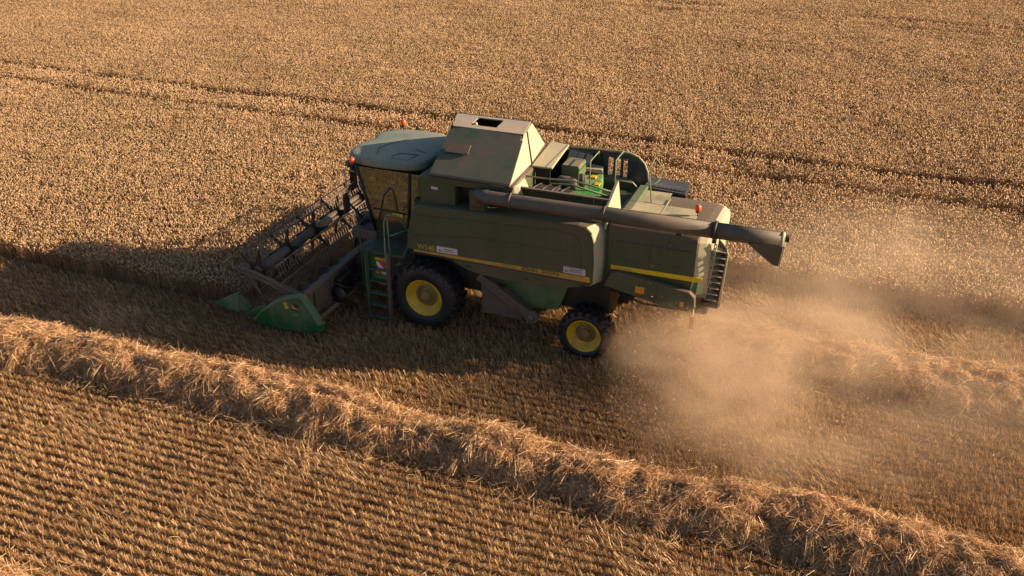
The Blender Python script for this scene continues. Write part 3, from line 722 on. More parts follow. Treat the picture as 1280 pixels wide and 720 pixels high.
b = MB(); b.hexa([(4.30, -1.38, 3.20), (4.36, -1.38, 3.20), (4.50, -.72, 3.3), (4.44, -.72, 3.3), (4.30, -1.34, 3.72), (4.36, -1.34, 3.72), (4.42, -.80, 4.12), (4.36, -.80, 4.12)], .006); b.build('rear_fin', M['cream'], bay)
b = MB(); b.box((4.0, -1.1, 3.16), (4.3, -.75, 3.66), .02); b.tube([(3.95, -.95, 3.7), (4.2, -.9, 3.74)], .05, 8); b.build('battery_box', M['dark'], bay)

# ---- dark screen housing on the far side, with three slots through it
top = [(2.6, 3.90), (3.2, 3.93), (3.6, 3.93), (3.85, 3.94), (4.1, 3.93), (4.3, 3.86), (4.45, 3.72), (4.54, 3.52), (4.58, 3.24)]
def topat(x):
    for (a, za), (c_, zc) in zip(top, top[1:]):
        if a <= x <= c_: return za + (zc - za) * (x - a) / (c_ - a)
    return top[-1][1]
b = MB(); slots = [(3.58, 3.70), (3.77, 3.88), (3.95, 4.05)]
xs = sorted({p[0] for p in top} | {v for s_ in slots for v in s_})
for x0, x1 in zip(xs, xs[1:]):
    inslot = any(s_[0] <= x0 + 1e-6 and x1 - 1e-6 <= s_[1] for s_ in slots)
    if inslot:
        b.hexa([(x0, 1.40, 3.80), (x1, 1.40, 3.80), (x1, 1.46, 3.80), (x0, 1.46, 3.80), (x0, 1.40, topat(x0)), (x1, 1.40, topat(x1)), (x1, 1.46, topat(x1)), (x0, 1.46, topat(x0))])
        b.hexa([(x0, 1.40, 3.0), (x1, 1.40, 3.0), (x1, 1.46, 3.0), (x0, 1.46, 3.0), (x0, 1.40, 3.14), (x1, 1.40, 3.14), (x1, 1.46, 3.14), (x0, 1.46, 3.14)])
    else:
        b.hexa([(x0, 1.40, 3.0), (x1, 1.40, 3.0), (x1, 1.46, 3.0), (x0, 1.46, 3.0), (x0, 1.40, topat(x0)), (x1, 1.40, topat(x1)), (x1, 1.46, topat(x1)), (x0, 1.46, topat(x0))])
arch = b.build('screen_housing', M['archgrey'], C)
b = MB(); b.tube([(x, 1.42, z + .02) for x, z in top], .028, 8); b.build('housing_rim', M['hood'], arch)

# ---- rear hood (straw hood)
sec = [(-1.46, 2.02), (-1.47, 2.5), (-1.46, 3.0), (-1.43, 3.24), (-1.36, 3.34), (-1.2, 3.39), (-.6, 3.40), (.2, 3.36), (.7, 3.30), (.92, 3.22), (1.0, 3.05), (1.0, 2.0)]
def hood():
    b = MB(); st = [(4.42, 1.0, 0), (4.48, 1.0, 0), (5.4, 1.0, 0), (6.05, 1.0, 0), (6.32, 1.0, .0), (6.36, .99, .005), (6.50, .93, .04), (6.60, .86, .09), (6.64, .80, .14)]
    rings = []
    for (x, s, dz) in st:
        r = []
        for (y, z) in sec:
            zz = 2.0 + (z - 2.0) * (1 - dz * .6); xx = x - (0.06 if z < 2.3 else 0) - max(0, 2.6 - z) * .03
            r.append(b.bm.verts.new((xx, y * s, zz)))
        rings.append(r)
    for i in range(len(rings) - 1):
        for k in range(len(sec) - 1):
            f = b.bm.faces.new((rings[i][k], rings[i][k + 1], rings[i + 1][k + 1], rings[i + 1][k])); f.smooth = (i < 4)
        f = b.bm.faces.new((rings[i][-1], rings[i][0], rings[i + 1][0], rings[i + 1][-1]))
    b.bm.faces.new(rings[0]); b.bm.faces.new(rings[-1][::-1])
    return b
rh = hood().build('rear_hood', M['hoodside'], C, rear=(M['cream'], .25))  # cream on the sun-facing end: sunlit tone in the colour, besides dust
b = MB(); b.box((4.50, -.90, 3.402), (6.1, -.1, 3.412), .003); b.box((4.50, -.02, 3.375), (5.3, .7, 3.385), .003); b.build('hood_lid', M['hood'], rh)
b = MB(); b.box((5.34, -1.2, 3.400), (5.355, .3, 3.418)); b.build('lid_seam', M['cream'], rh)
b = MB(); b.box((4.5, -.6, 3.14), (4.7, .9, 3.42), .02); b.build('deck_step', M['green'], rh)
b = MB(); b.hexa([(4.52, -1.478, 2.35), (6.47, -1.478, 2.36), (6.47, -1.46, 2.36), (4.52, -1.46, 2.35), (4.52, -1.482, 2.45), (6.49, -1.482, 2.47), (6.49, -1.46, 2.47), (4.52, -1.46, 2.45)]); b.build('stripe', M['stripe2'], rh)
b = MB(); b.lathe([(0, -.03), (.035, -.03), (.045, 0)], (5.75, -1.475, 3.13), n=12); b.build('latch', M['metal'], rh)
b = MB(); b.prism([(4.55, 2.32), (6.42, 2.34), (6.38, 2.0), (4.6, 1.9)], -1.455, -1.40, .01); b.build('hood_skirt', M['green'], rh)
b = MB(); b.hexa([(6.42, -1.30, 2.0), (6.60, -1.28, 2.0), (6.60, .9, 2.0), (6.42, .9, 2.0), (6.42, -1.35, 3.2), (6.56, -1.33, 3.15), (6.56, .9, 3.1), (6.42, .9, 3.1)], .04); b.build('rear_cap', M['cream'], rh)
b = MB(); b.prism([(4.42, 1.98), (4.55, 2.30), (4.72, 2.36), (6.28, 2.16), (6.40, 2.05), (6.42, 1.80), (6.25, 1.70), (5.95, 1.69)], -1.62, -1.46, .03)
beam = b.build('tail_beam', M['hoodside'], C)
b = MB(); b.box((5.12, -1.63, 1.95), (5.32, -1.60, 2.11)); b.build('warning_sticker', M['orange'], beam)
b = MB(); b.box((6.10, -1.63, 1.80), (6.18, -1.60, 1.92)); b.build('warning_sticker', M['orange'], beam)
b = MB(); b.tube([(4.7, -1.4, 1.75), (5.3, -1.45, 1.62), (5.9, -1.5, 1.66), (6.1, -1.5, 1.72)], .02, 6); b.build('cable', M['black'], beam)
b = MB(); b.box((5.6, -1.0, 1.35), (6.6, 1.0, 1.75), .05); b.build('straw_chopper', M['dark'], C)
b = MB(); b.tube([(6.39, -1.54, 1.74), (6.36, -1.54, 1.25), (6.33, -1.54, .82)], .02, 6, rs=[.016, .018, .014]); sf = b.build('marker_rod', M['white'], C)
b = MB(); b.box((6.33, -1.58, 1.28), (6.43, -1.555, 1.58), .008); b.build('reflector', M['orange'], sf)

# ---- rear ladder
rl = MB()
rl.tube([(6.66, -1.25, 3.24), (6.60, -1.25, 2.5), (6.52, -1.25, 1.92)], .018, 6); rl.tube([(6.70, -1.27, 3.22), (6.64, -1.27, 2.5), (6.56, -1.27, 1.92)], .014, 6)
for k in range(14):
    t = k / 13; rl.box((6.655 - .14 * t - .01, -1.275, 3.2 - 1.25 * t - .02), (6.665 - .14 * t + .04, -1.245, 3.2 - 1.25 * t + .01))
rear_lad = rl.build('rear_ladder', M['cream'], C)
b = MB(); b.hexa([(6.62, -.98, 1.86), (6.84, -1.22, 1.78), (6.86, -1.20, 1.78), (6.64, -.96, 1.86), (6.68, -.98, 3.2), (6.92, -1.22, 3.08), (6.94, -1.20, 3.08), (6.70, -.96, 3.2)], .005); b.build('ladder_back', M['metal'], rear_lad)
b = MB(); b.tube([(6.90, -1.25, 3.12), (6.94, -1.25, 3.0), (6.88, -1.25, 1.74)], .016, 6); b.build('outer_rail', M['cream'], rear_lad)
for k in range(9):
    t = (k + .5) / 9; z = 3.12 - 1.3 * t; x = 6.66 - .13 * t
    b = MB(); b.hexa([(x, -1.27, z - .012), (x + .26, -1.26, z - .03), (x + .26, -1.05, z - .03), (x, -1.0, z - .012), (x, -1.27, z + .006), (x + .26, -1.26, z - .012), (x + .26, -1.05, z - .012), (x, -1.0, z + .006)]); b.build('tread', M['cream'], rear_lad)
b = MB(); b.box((6.48, -1.30, 1.72), (6.86, -1.0, 1.84), .02); b.build('ladder_foot', M['dark'], rear_lad)

# ---- platform with hand rail beside the rear hood
b = MB(); b.hexa([(4.60, 1.04, 3.10), (5.56, 1.0, 3.10), (5.50, 1.78, 3.10), (4.56, 1.78, 3.10), (4.60, 1.04, 3.30), (5.56, 1.0, 3.26), (5.50, 1.78, 3.26), (4.56, 1.78, 3.30)], .01)
b.box((4.6, 1.0, 2.2), (5.5, 1.1, 3.1))
pf = b.build('platform', M['black'], C)
b = MB(); b.hexa([(4.56, 1.06, 3.302), (5.54, 1.03, 3.262), (5.48, 1.76, 3.262), (4.54, 1.76, 3.302), (4.56, 1.06, 3.315), (5.54, 1.03, 3.275), (5.48, 1.76, 3.275), (4.54, 1.76, 3.315)]); b.build('platform_plate', M['archgrey'], pf)
for k in range(9):
    b = MB(); b.box((4.66 + .1 * k, 1.12, 3.315 - .004 * k), (4.71 + .1 * k, 1.20, 3.335 - .004 * k)); b.build('grip_stud', M['dark'], pf)
for k in range(9):
    b = MB(); b.box((4.66 + .1 * k, .985, 3.13), (4.70 + .1 * k, 1.03, 3.2)); b.build('rivet', M['metal'], pf)
hr = MB(); hr.tube([(4.98, .02, 3.38), (4.92, .02, 3.85), (4.87, .03, 4.16), (4.96, .25, 4.36), (5.10, .45, 4.05), (5.05, .35, 3.80), (4.96, .1, 3.75)], .014, 6); hr.build('hand_rail', M['rail'], C)
for (x, y) in ((3.45, .62), (3.98, .85)):
    hr = MB(); hr.tube([(x + .03, y - .4, 3.35), (x + .03, y - .4, 3.95), (x, y - .3, 4.05), (x, y + .4, 4.05), (x - .02, y + .45, 3.95)], .013, 6); hr.build('hand_rail', M['rail'], C)

AX0, AXS = 3.695, .006
# ---- unloading auger folded along the near side
def ax(x): return AX0 + (x - 1.5) * AXS
b = MB(); R_A = .158
b.tube([(1.44, -1.58, 3.40), (1.46, -1.60, 3.52), (1.54, -1.66, ax(1.5) - .01), (1.72, -1.70, ax(1.7)), (2.3, -1.72, ax(2.3)), (4.4, -1.74, ax(4.4)), (6.67, -1.75, ax(6.67))], R_A, 28, rs=[.14, .15, .16, R_A, R_A, .165, .17])
aug = b.build('unloading_auger', M['auger'], C)
b = MB(); b.tube([(6.66, -1.75, ax(6.66)), (8.02, -1.76, ax(8.02))], .165, 28); b.build('outer_tube', M['auger'], aug)
b = MB(); b.lathe([(.168, -.03), (.195, -.03), (.195, .03), (.168, .03)], (6.70, -1.75, ax(6.70)), axis='x', n=28); b.box((6.66, -1.80, ax(6.7) - .27), (6.74, -1.70, ax(6.7) - .17)); b.build('clamp_ring', M['black'], aug)
b = MB(); z8 = ax(8)
b.hexa([(7.88, -1.88, 3.22), (8.0, -1.88, 3.19), (8.0, -1.64, 3.19), (7.88, -1.64, 3.22), (7.36, -1.92, z8 - .12), (8.05, -1.92, z8), (8.05, -1.60, z8), (7.36, -1.60, z8 - .12)], .03)
b.build('spout', M['auger'], aug)
b = MB(); b.lathe([(0, 0), (.16, 0), (.172, -.02), (.172, -.06)], (8.045, -1.76, ax(8.02)), axis='x', n=24); b.hexa([(8.01, -1.88, 3.22), (8.03, -1.88, 3.2), (8.03, -1.64, 3.2), (8.01, -1.64, 3.22), (8.06, -1.90, 3.66), (8.085, -1.90, 3.66), (8.085, -1.62, 3.66), (8.06, -1.62, 3.66)]); b.build('end_plate', M['cream'], aug)
b = MB(); b.box((8.06, -1.84, z8), (8.14, -1.72, z8 + .11), .01); b.build('tail_lamp', M['black'], aug)
b = MB(); b.tube([(1.8, -1.70, ax(1.8) + .165), (4.4, -1.73, ax(4.4) + .166), (8.0, -1.75, ax(8) + .175)], .008, 4); b.build('cable', M['black'], aug)
b = MB(); b.box((1.26, -1.62, 3.20), (1.62, -1.15, 3.74), .04); b.build('elbow_housing', M['hoodside'], aug)

for x in (2.3, 4.4):
    b = MB(); b.lathe([(.155, -.02), (.178, -.02), (.178, .02), (.155, .02)], (x, -1.72 - .006 * (x - 2), ax(x)), axis='x', n=28); b.build('flange', M['auger'], aug)
b = MB(); b.box((5.9, -1.66, ax(6) - .28), (6.02, -1.46, ax(6) - .15), .01); b.build('rest_bracket', M['black'], aug)
for z in (2.62, 3.02):
    b = MB(); b.box((4.62, -1.476, z), (6.2, -1.46, z + .008)); b.build('panel_seam', M['ink'], rh)
b = MB(); b.box((5.35, -1.478, 2.48), (5.358, -1.46, 3.2)); b.build('panel_seam', M['ink'], rh)
for (x, z) in ((.2, 3.3), (.7, 3.3), (.2, 3.82), (.7, 3.82)):
    b = MB(); b.lathe([(0, -.012), (.016, -.012), (.016, .004)], (x, -1.5, z), n=8); b.build('bolt', M['metal'], tank)
b = MB(); b.box((-.003, -1.504, 3.30), (.86, -1.498, 3.308)); b.build('panel_seam', M['ink'], tank)

# ---- beacons
def beacon(x, y, z, h):
    b = MB(); b.tube([(x, y, z), (x, y, z + h)], .014, 6); b.lathe([(0, 0), (.05, 0), (.055, .04), (0, .04)], (x, y, z + h), axis='z', n=14)
    bs = b.build('beacon_stalk', M['black'], C)
    b = MB(); b.lathe([(.05, 0), (.068, .03), (.070, .08), (.055, .12), (.03, .14), (0, .145)], (x, y, z + h + .04), axis='z', n=18); b.build('beacon_lens', M['beacon'], bs)
beacon(6.10, -.42, 3.39, .10); beacon(-1.75, 1.22, 3.88, .10); beacon(-1.98, -1.02, 3.60, .10)

# ---- cab
b = MB()
b.box((-1.95, -.92, 1.88), (-.1, .92, 2.05), .02); b.box((-.32, -.9, 2.0), (-.1, .9, 3.62), .02)
cab = b.build('cab', M['black'], C)
b = MB()
pil = [[(-1.52, -.92, 2.05), (-1.95, -.90, 3.66)], [(-1.52, .92, 2.05), (-1.95, .90, 3.66)], [(-.62, -.95, 2.05), (-.52, -.93, 3.66)], [(-.62, .95, 2.05), (-.52, .93, 3.66)], [(-.2, -.94, 2.05), (-.2, -.92, 3.66)], [(-.2, .94, 2.05), (-.2, .92, 3.66)],
       [(-1.95, -.90, 3.64), (-1.95, .90, 3.64)], [(-1.52, -.92, 2.07), (-1.52, .92, 2.07)]]
for q in pil: b.tube(q, .045, 6)
b.build('pillar', M['black'], cab)
b = MB(); b.hexa([(-1.50, -.925, 2.05), (-.63, -.95, 2.05), (-.63, -.94, 2.05), (-1.5, -.915, 2.05), (-1.93, -.905, 3.64), (-.53, -.93, 3.64), (-.53, -.92, 3.64), (-1.93, -.895, 3.64)]); dr = b.build('door', M['glass'], cab)
b = MB(); b.box((-1.02, -.985, 2.52), (-.74, -.955, 2.60), .01); b.build('door_handle', M['stripe2'], dr)
b = MB(); b.tube([(-1.56, -.95, 2.62), (-.66, -.965, 2.60)], .012, 5); b.build('door_bar', M['black'], dr)
b = MB(); b.hexa([(-.60, -.955, 2.05), (-.22, -.955, 2.05), (-.22, -.945, 2.05), (-.60, -.945, 2.05), (-.5, -.935, 3.64), (-.22, -.935, 3.64), (-.22, -.925, 3.64), (-.5, -.925, 3.64)]); b.build('side_window', M['glass'], cab)
b = MB(); b.hexa([(-1.5, .95, 2.05), (-.22, .95, 2.05), (-.22, .94, 2.05), (-1.5, .94, 2.05), (-1.93, .905, 3.64), (-.22, .93, 3.64), (-.22, .92, 3.64), (-1.93, .895, 3.64)]); b.build('side_window', M['glass'], cab)
b = MB(); b.hexa([(-1.54, -.9, 2.08), (-1.53, -.9, 2.08), (-1.53, .9, 2.08), (-1.54, .9, 2.08), (-1.98, -.88, 3.63), (-1.97, -.88, 3.63), (-1.97, .88, 3.63), (-1.98, .88, 3.63)]); b.build('windscreen', M['glass'], cab)
b = MB(); b.box((-.95, -.28, 2.3), (-.5, .28, 2.45), .05); b.box((-.6, -.26, 2.4), (-.45, .26, 3.1), .05); b.box((-1.0, -.5, 2.05), (-.4, -.36, 2.6), .03); b.build('driver_seat', M['archgrey'], cab)
b = MB(); b.tube([(-1.45, 0, 2.05), (-1.3, 0, 2.75)], .04, 8); b.lathe([(.17, -.012), (.19, 0), (.17, .012), (.155, 0), (.17, -.012)], (-1.28, 0, 2.78), axis='z', n=20); b.build('steering_column', M['black'], cab)
# roof: loft of rounded outlines
def roof():
    b = MB()
    def outline(s, dx=0):
        pts = []
        ctrl = [(-2.38, -.30), (-2.32, -.62), (-1.98, -.90), (-1.50, -.99), (-.8, -.97), (-.35, -.88), (-.18, -.65), (-.12, 0), (-.18, .9), (-.4, 1.22), (-.9, 1.38), (-1.5, 1.44), (-1.98, 1.38), (-2.30, 1.14), (-2.36, .72), (-2.12, .46), (-2.38, .22)]
        return [((x + 1.25) * s - 1.25 + dx, y * s) for x, y in ctrl]
    lv = [(3.68, .90), (3.68, .99), (3.71, 1.0), (3.84, 1.0), (3.875, .98), (3.90, .90), (3.915, .6), (3.92, .15)]
    rings = []
    for z, s in lv: rings.append([b.bm.verts.new((x, y, z + (0.03 * (x + 1.2) if z > 3.7 else 0))) for x, y in outline(s)])
    n = len(rings[0])
    for i in range(len(rings) - 1):
        for k in range(n):
            f = b.bm.faces.new((rings[i][k], rings[i][(k + 1) % n], rings[i + 1][(k + 1) % n], rings[i + 1][k])); f.smooth = True
    b.bm.faces.new(rings[0][::-1]); b.bm.faces.new(rings[-1])
    return b
rf = roof().build('cab_roof', M['roof'], cab)
sub = rf.modifiers.new('soft', 'SUBSURF'); sub.levels = 1; sub.render_levels = 1
b = MB()
def line(pts, r=.007): b.tube([(x, y, z + .05) for x, y, z in pts], r, 4)
line([(-1.05, -.80, 3.855), (-.62, -.80, 3.862), (-.52, -.45, 3.895), (-.98, -.48, 3.880), (-1.10, -.65, 3.865), (-1.05, -.80, 3.855)])
line([(-.78, -.10, 3.894), (-.40, -.28, 3.896)]); line([(-1.62, -.92, 3.82), (-1.50, -.62, 3.85), (-1.66, -.30, 3.866), (-1.55, .05, 3.872), (-1.25, .55, 3.872)])
b.build('roof_seam', M['dark'], rf)
b = MB(); b.tube([(-1.5, 1.30, 3.80), (-1.0, 1.34, 3.86), (-.5, 1.25, 3.84), (-.4, 1.3, 3.86)], .02, 6); b.build('roof_bar', M['black'], rf)
b = MB(); b.box((-2.28, -.78, 3.60), (-1.8, .9, 3.675), .02); b.box((-2.2, -.8, 3.46), (-2.1, -.55, 3.61), .02); b.build('roof_visor', M['black'], rf)
def mirror(sg):
    b = MB(); b.tube([(-1.98, sg * .95, 3.50), (-2.18, sg * 1.05, 3.56), (-2.10, sg * 1.20, 3.30), (-1.98, sg * 1.26, 2.95)], .018, 6); mi = b.build('mirror_arm', M['cream'], cab)
    b = MB(); b.box((-2.12, sg * 1.25 - .12, 2.62), (-2.05, sg * 1.25 + .12, 3.05), .03); b.build('mirror', M['black'], mi)
mirror(-1); mirror(1)
b = MB(); b.tube([(-1.95, -.3, 3.55), (-2.50, -.1, 3.40), (-2.58, -.02, 3.2)], .02, 6); b.box((-2.62, -.16, 2.62), (-2.54, .12, 3.16), .03); b.build('front_mirror', M['black'], cab)

b = MB(); b.box((-2.30, -.55, 1.9), (-1.95, -.15, 2.15), .03); b.tube([(-2.0, -.7, 2.2), (-2.35, -.75, 2.6), (-2.3, -.7, 3.0), (-2.05, -.8, 3.2)], .03, 6); b.build('lamp_bracket', M['black'], cab)
for yy in (-.75, -.45, .5, .8):
    b = MB(); b.lathe([(0, 0), (.07, 0), (.085, .05), (.085, .10), (0, .12)], (-2.30, yy, 3.60), axis='x', n=12); b.build('work_lamp', M['metal'], cab)
for k, (ya, za) in enumerate(((-.6, 2.0), (-.35, 1.8), (-.1, 1.9))):
    b = MB(); b.tube([(-1.5, ya, za), (-1.9, ya - .1, za + .25), (-2.25, ya, za - .1), (-2.40, ya + .1, 1.25)], .025, 6); b.build('hydraulic_hose', M['black'], cab)
b = MB(); b.box((-2.2, -.95, 1.75), (-1.5, -.7, 2.02), .04); b.build('step_guard', M['metal'], cab)

# ---- ladder and platform at the cab door
b = MB()
b.box((-1.45, -1.75, 1.84), (-.38, -.93, 1.90), .01)
lad = b.build('access_ladder', M['ladder'], C)
for x in (-1.30, -.74):
    b = MB(); b.hexa([(x - .04, -1.90, .06), (x + .03, -1.90, .06), (x + .03, -1.82, .06), (x - .04, -1.82, .06), (x - .04, -1.83, 1.95), (x + .03, -1.83, 1.95), (x + .03, -1.75, 1.95), (x - .04, -1.75, 1.95)]); b.build('ladder_side', M['ladder'] if x < -1 else M['metal'], lad)
for k in range(5):
    z = .22 + .31 * k
    b = MB(); b.box((-1.28, -1.93 + .02 * k, z), (-.76, -1.76 + .02 * k, z + .035), .006); b.build('tread', M['ladder'], lad)
b = MB(); b.box((-1.26, -1.72, 1.1), (-.78, -1.70, 1.78)); b.build('toolbox_face', M['green'], lad)
b = MB(); b.box((-1.10, -1.765, 1.36), (-.79, -1.745, 1.66)); wb = b.build('warning_board', M['white'], lad)
b = MB(); b.prism([(-1.03, 1.657), (-.80, 1.38), (-.80, 1.62), (-.83, 1.657)], -1.769, -1.7665); b.prism([(-1.097, 1.60), (-1.097, 1.42), (-1.04, 1.363), (-.95, 1.363)], -1.769, -1.7665); b.build('red_stripe', M['red'], wb)
b = MB(); b.box((-1.12, -1.768, 1.70), (-.79, -1.748, 1.77)); b.build('orange_marker', M['orange'], lad)
b = MB(); b.box((-1.02, -1.80, 1.10), (-.79, -1.78, 1.17)); b.build('orange_marker', M['orange'], lad)
b = MB(); b.tube([(-.80, -1.80, 1.0), (-.80, -1.84, 2.0), (-.78, -1.84, 2.75), (-.72, -1.80, 2.92), (-.58, -1.6, 2.86), (-.40, -1.3, 2.3), (-.36, -1.2, 2.0)], .016, 6); b.tube([(-.70, -1.80, 1.9), (-.70, -1.82, 2.85)], .014, 6); b.build('hand_rail', M['rail'], lad)
b = MB(); b.tube([(-1.42, -1.84, .9), (-1.42, -1.84, 2.0), (-1.50, -1.82, 2.75), (-1.55, -1.75, 2.85), (-1.48, -1.3, 2.80), (-1.46, -1.0, 2.3)], .02, 6); b.tube([(-1.34, -1.82, .1), (-1.36, -1.86, 1.0), (-1.34, -1.84, 1.9)], .02, 6); b.build('hand_rail', M['ladder'], lad)
b = MB(); b.tube([(-.72, -1.7, 2.35), (-.35, -1.2, 2.42)], .015, 6); b.build('hand_rail', M['rail'], lad)
b = MB(); b.tube([(-.62, -1.72, 1.62), (-.40, -1.7, 1.9), (-.30, -1.6, 2.15)], .02, 6); b.tube([(-.62, -1.70, 1.60), (-.48, -1.72, 1.70)], .035, 6); b.build('hose', M['metal'], lad)

# ---- wheels
def wheel(x, y, r, w, rr, sg, lugs):
    # rim disc, dished
    yo = y + sg * w / 2
    S = lambda h: y + sg * h
    b = MB()
    b.lathe([(rr, sg * (w / 2 - .03)), (rr * .97, sg * (w / 2 - .01)), (rr * .93, sg * (w / 2 - .03)), (rr * .86, sg * (w / 2 - .10)), (rr * .80, sg * (w / 2 - .115)), (rr * .72, sg * (w / 2 - .17)), (rr * .62, sg * (w / 2 - .20)), (rr * .34, sg * (w / 2 - .17)), (0.01, sg * (w / 2 - .17))], (x, y, r + 0.0), n=44, caps=False)
    wh = b.build('wheel', M['yellow'], C)
    b = MB(); b.lathe([(rr * .33, sg * (w / 2 - .168)), (rr * .32, sg * (w / 2 - .12)), (rr * .2, sg * (w / 2 - .10)), (0, sg * (w / 2 - .09))], (x, y, r), n=20)
    for k in range(10):
        a = 2 * math.pi * k / 10; b.tube([(x + rr * .43 * math.cos(a), S(w / 2 - .18), r + rr * .43 * math.sin(a)), (x + rr * .43 * math.cos(a), S(w / 2 - .15), r + rr * .43 * math.sin(a))], .018, 6)
    b.lathe([(rr * .60, sg * (w / 2 - .198)), (rr * .56, sg * (w / 2 - .18)), (rr * .50, sg * (w / 2 - .185)), (rr * .36, sg * (w / 2 - .16))], (x, y, r), n=32, caps=False)
    b.build('hub', M['hubdirt'], wh)
    b = MB(); rt = r - .058
    b.lathe([(rr * .99, -w / 2 + .03), (rr * 1.06, -w / 2), (rr * 1.06 + (rt - rr) * .5, -w / 2 - .015), (rt - .06, -w / 2 + .01), (rt - .01, -w / 2 + .05), (rt, -w / 4), (rt + .005, 0), (rt, w / 4), (rt - .01, w / 2 - .05), (rt - .06, w / 2 - .01), (rr * 1.06 + (rt - rr) * .5, w / 2 + .015), (rr * 1.06, w / 2), (rr * .99, w / 2 - .03)], (x, y, r), n=48, caps=False)
    for k in range(lugs):      # chevron lugs
        for s2 in (-1, 1):
            a0 = 2 * math.pi * (k + (.5 if s2 > 0 else 0)) / lugs; da = .62 / lugs * 2 * math.pi * .9
            th = .030 / r * 1.6
            def pt(rad, a, h): return (x + rad * math.cos(a), y + h, r + rad * math.sin(a))
            vs = []
            for rad, k2 in ((rt - .015, 1.25), (r, 1.0)):
                vs += [pt(rad, a0 - th * k2, s2 * .01), pt(rad, a0 + th * k2, s2 * .01), pt(rad - .012, a0 + da + th * k2, s2 * (w / 2 - .015)), pt(rad - .012, a0 + da - th * k2, s2 * (w / 2 - .015))]
            b.hexa(vs)
            vs = []     # shoulder of the lug running down the side wall
            for rad, out in ((rt - .10, .004), (r - .014, -.012)):
                hh = s2 * (w / 2 + out + .006)
                vs += [pt(rad, a0 + da - th, s2 * (w / 2 - .06)), pt(rad, a0 + da + th, s2 * (w / 2 - .06)), pt(rad, a0 + da + th, hh), pt(rad, a0 + da - th, hh)]
            b.hexa(vs)
    b.build('tyre', M['rubber'], wh)
for sg in (-1, 1):
    wheel(0.08, sg * 1.40, .87, .66, .475, sg, 22)
    wheel(4.02, sg * 1.42, .63, .50, .405, sg, 20)

# ---- feeder house and header
b = MB(); b.hexa([(-2.35, -.62, .42), (-.4, -.55, 1.0), (-.4, .75, 1.0), (-2.35, .85, .42), (-2.35, -.62, 1.08), (-.4, -.55, 1.85), (-.4, .75, 1.85), (-2.35, .85, 1.08)], .03)
b.build('feeder_house', M['metal'], C)
HY0, HY1 = -2.92, 3.42
b = MB()
b.box((-2.38, HY0, .30), (-2.34, HY1, 1.12)); b.prism([(-2.36, .28), (-3.3, .16), (-4.25, .10), (-4.25, .13), (-3.3, .20), (-2.36, .33)], HY0, HY1)
for k in range(9):
    y = HY0 + .25 + k * .74
    if abs(y - .1) < .8: continue
    b.box((-2.34, y, .34), (-2.28, y + .06, 1.1))
head = b.build('header', M['metal'], C)
b = MB(); b.box((-2.42, HY0, 1.08), (-2.26, HY1, 1.18), .02); b.build('header_beam', M['reeltube'], head)
b = MB(); b.tube([(-2.22, HY0, .36), (-2.22, HY1, .36)], .07, 10); b.build('lower_tube', M['metal'], head)
b = MB(); b.tube([(-2.86, HY0 + .05, .60), (-2.86, HY1 - .05, .60)], .17, 16)
for s2, ya, yb in ((1, HY0 + .1, -.35), (-1, HY1 - .1, .55)):
    n = 120; turns = 5.0; prev = None
    for k in range(n + 1):
        a = s2 * 2 * math.pi * turns * k / n; y = ya + (yb - ya) * k / n
        p = [b.bm.verts.new((-2.86 + rr * math.cos(a), y, .60 + rr * math.sin(a))) for rr in (.16, .33)]
        if prev: b.bm.faces.new((prev[0], prev[1], p[1], p[0]))
        prev = p
b.build('cross_auger', M['metal'], head)
b = MB(); n = 82
for k in range(n):
    y = HY0 + .04 + (HY1 - HY0 - .08) * k / (n - 1)
    b.faces([(-4.22, y - .02, .11), (-4.22, y + .02, .11), (-4.36, y, .12), (-4.22, y, .145)], [(0, 1, 2), (0, 2, 3), (1, 3, 2), (0, 3, 1)])
b.build('knife_bar', M['bat'], head)
def end_shield(y, sg):
    pts = [(-3.92, .17), (-3.62, .50), (-3.20, .83), (-2.80, 1.04), (-2.58, 1.11), (-2.36, 1.12), (-2.12, .78), (-1.93, .42), (-1.96, .24), (-2.2, .14), (-3.1, .07), (-3.7, .09)]
    b = MB(); nn = len(pts)
    cx_, cz_ = -2.85, .5
    def ring(yy, s): return [(cx_ + (u - cx_) * s, yy, cz_ + (v - cz_) * s) for u, v in pts]
    rr = [ring(y + sg * .0, 1.0), ring(y + sg * .07, 1.0), ring(y + sg * .155, .90), ring(y + sg * .16, .88)]
    vs = [p for r in rr for p in r]; fs = [(i * nn + k, i * nn + (k + 1) % nn, (i + 1) * nn + (k + 1) % nn, (i + 1) * nn + k) for i in range(3) for k in range(nn)]
    b.faces(vs, fs, False); bv = list(b.bm.verts); b.bm.faces.new(bv[3 * nn:4 * nn]); b.bm.faces.new(bv[:nn])
    # rear bulge of the cover
    return b.build('end_shield', M['shield'], head)
sh = end_shield(HY0 - .0, -1); end_shield(HY1, 1)
ys = HY0 - .1635
b = MB(); b.prism([(-2.70, .70), (-2.52, .70), (-2.50, .88), (-2.68, .90)], ys, ys + .01); lg = b.build('emblem', M['black'], sh)
b = MB()   # leaping deer shape
deer = [(-2.685, .80), (-2.66, .835), (-2.64, .86), (-2.635, .83), (-2.625, .80), (-2.60, .79), (-2.56, .785), (-2.53, .765), (-2.515, .73), (-2.535, .745), (-2.555, .76), (-2.575, .745), (-2.60, .755), (-2.63, .755), (-2.64, .73), (-2.655, .715), (-2.65, .745), (-2.655, .775)]
b.prism(deer, ys - .004, ys - .001); b.prism([(-2.655, .845), (-2.675, .885), (-2.665, .885), (-2.645, .86)], ys - .004, ys - .001); b.build('emblem_deer', M['yellow'], lg)
b = MB(); b.box((-2.90, ys - .004, .80), (-2.80, ys + .01, .88)); b.box((-2.875, ys - .004, .72), (-2.775, ys + .01, .79)); b.build('warning_sticker', M['yellow'], sh)
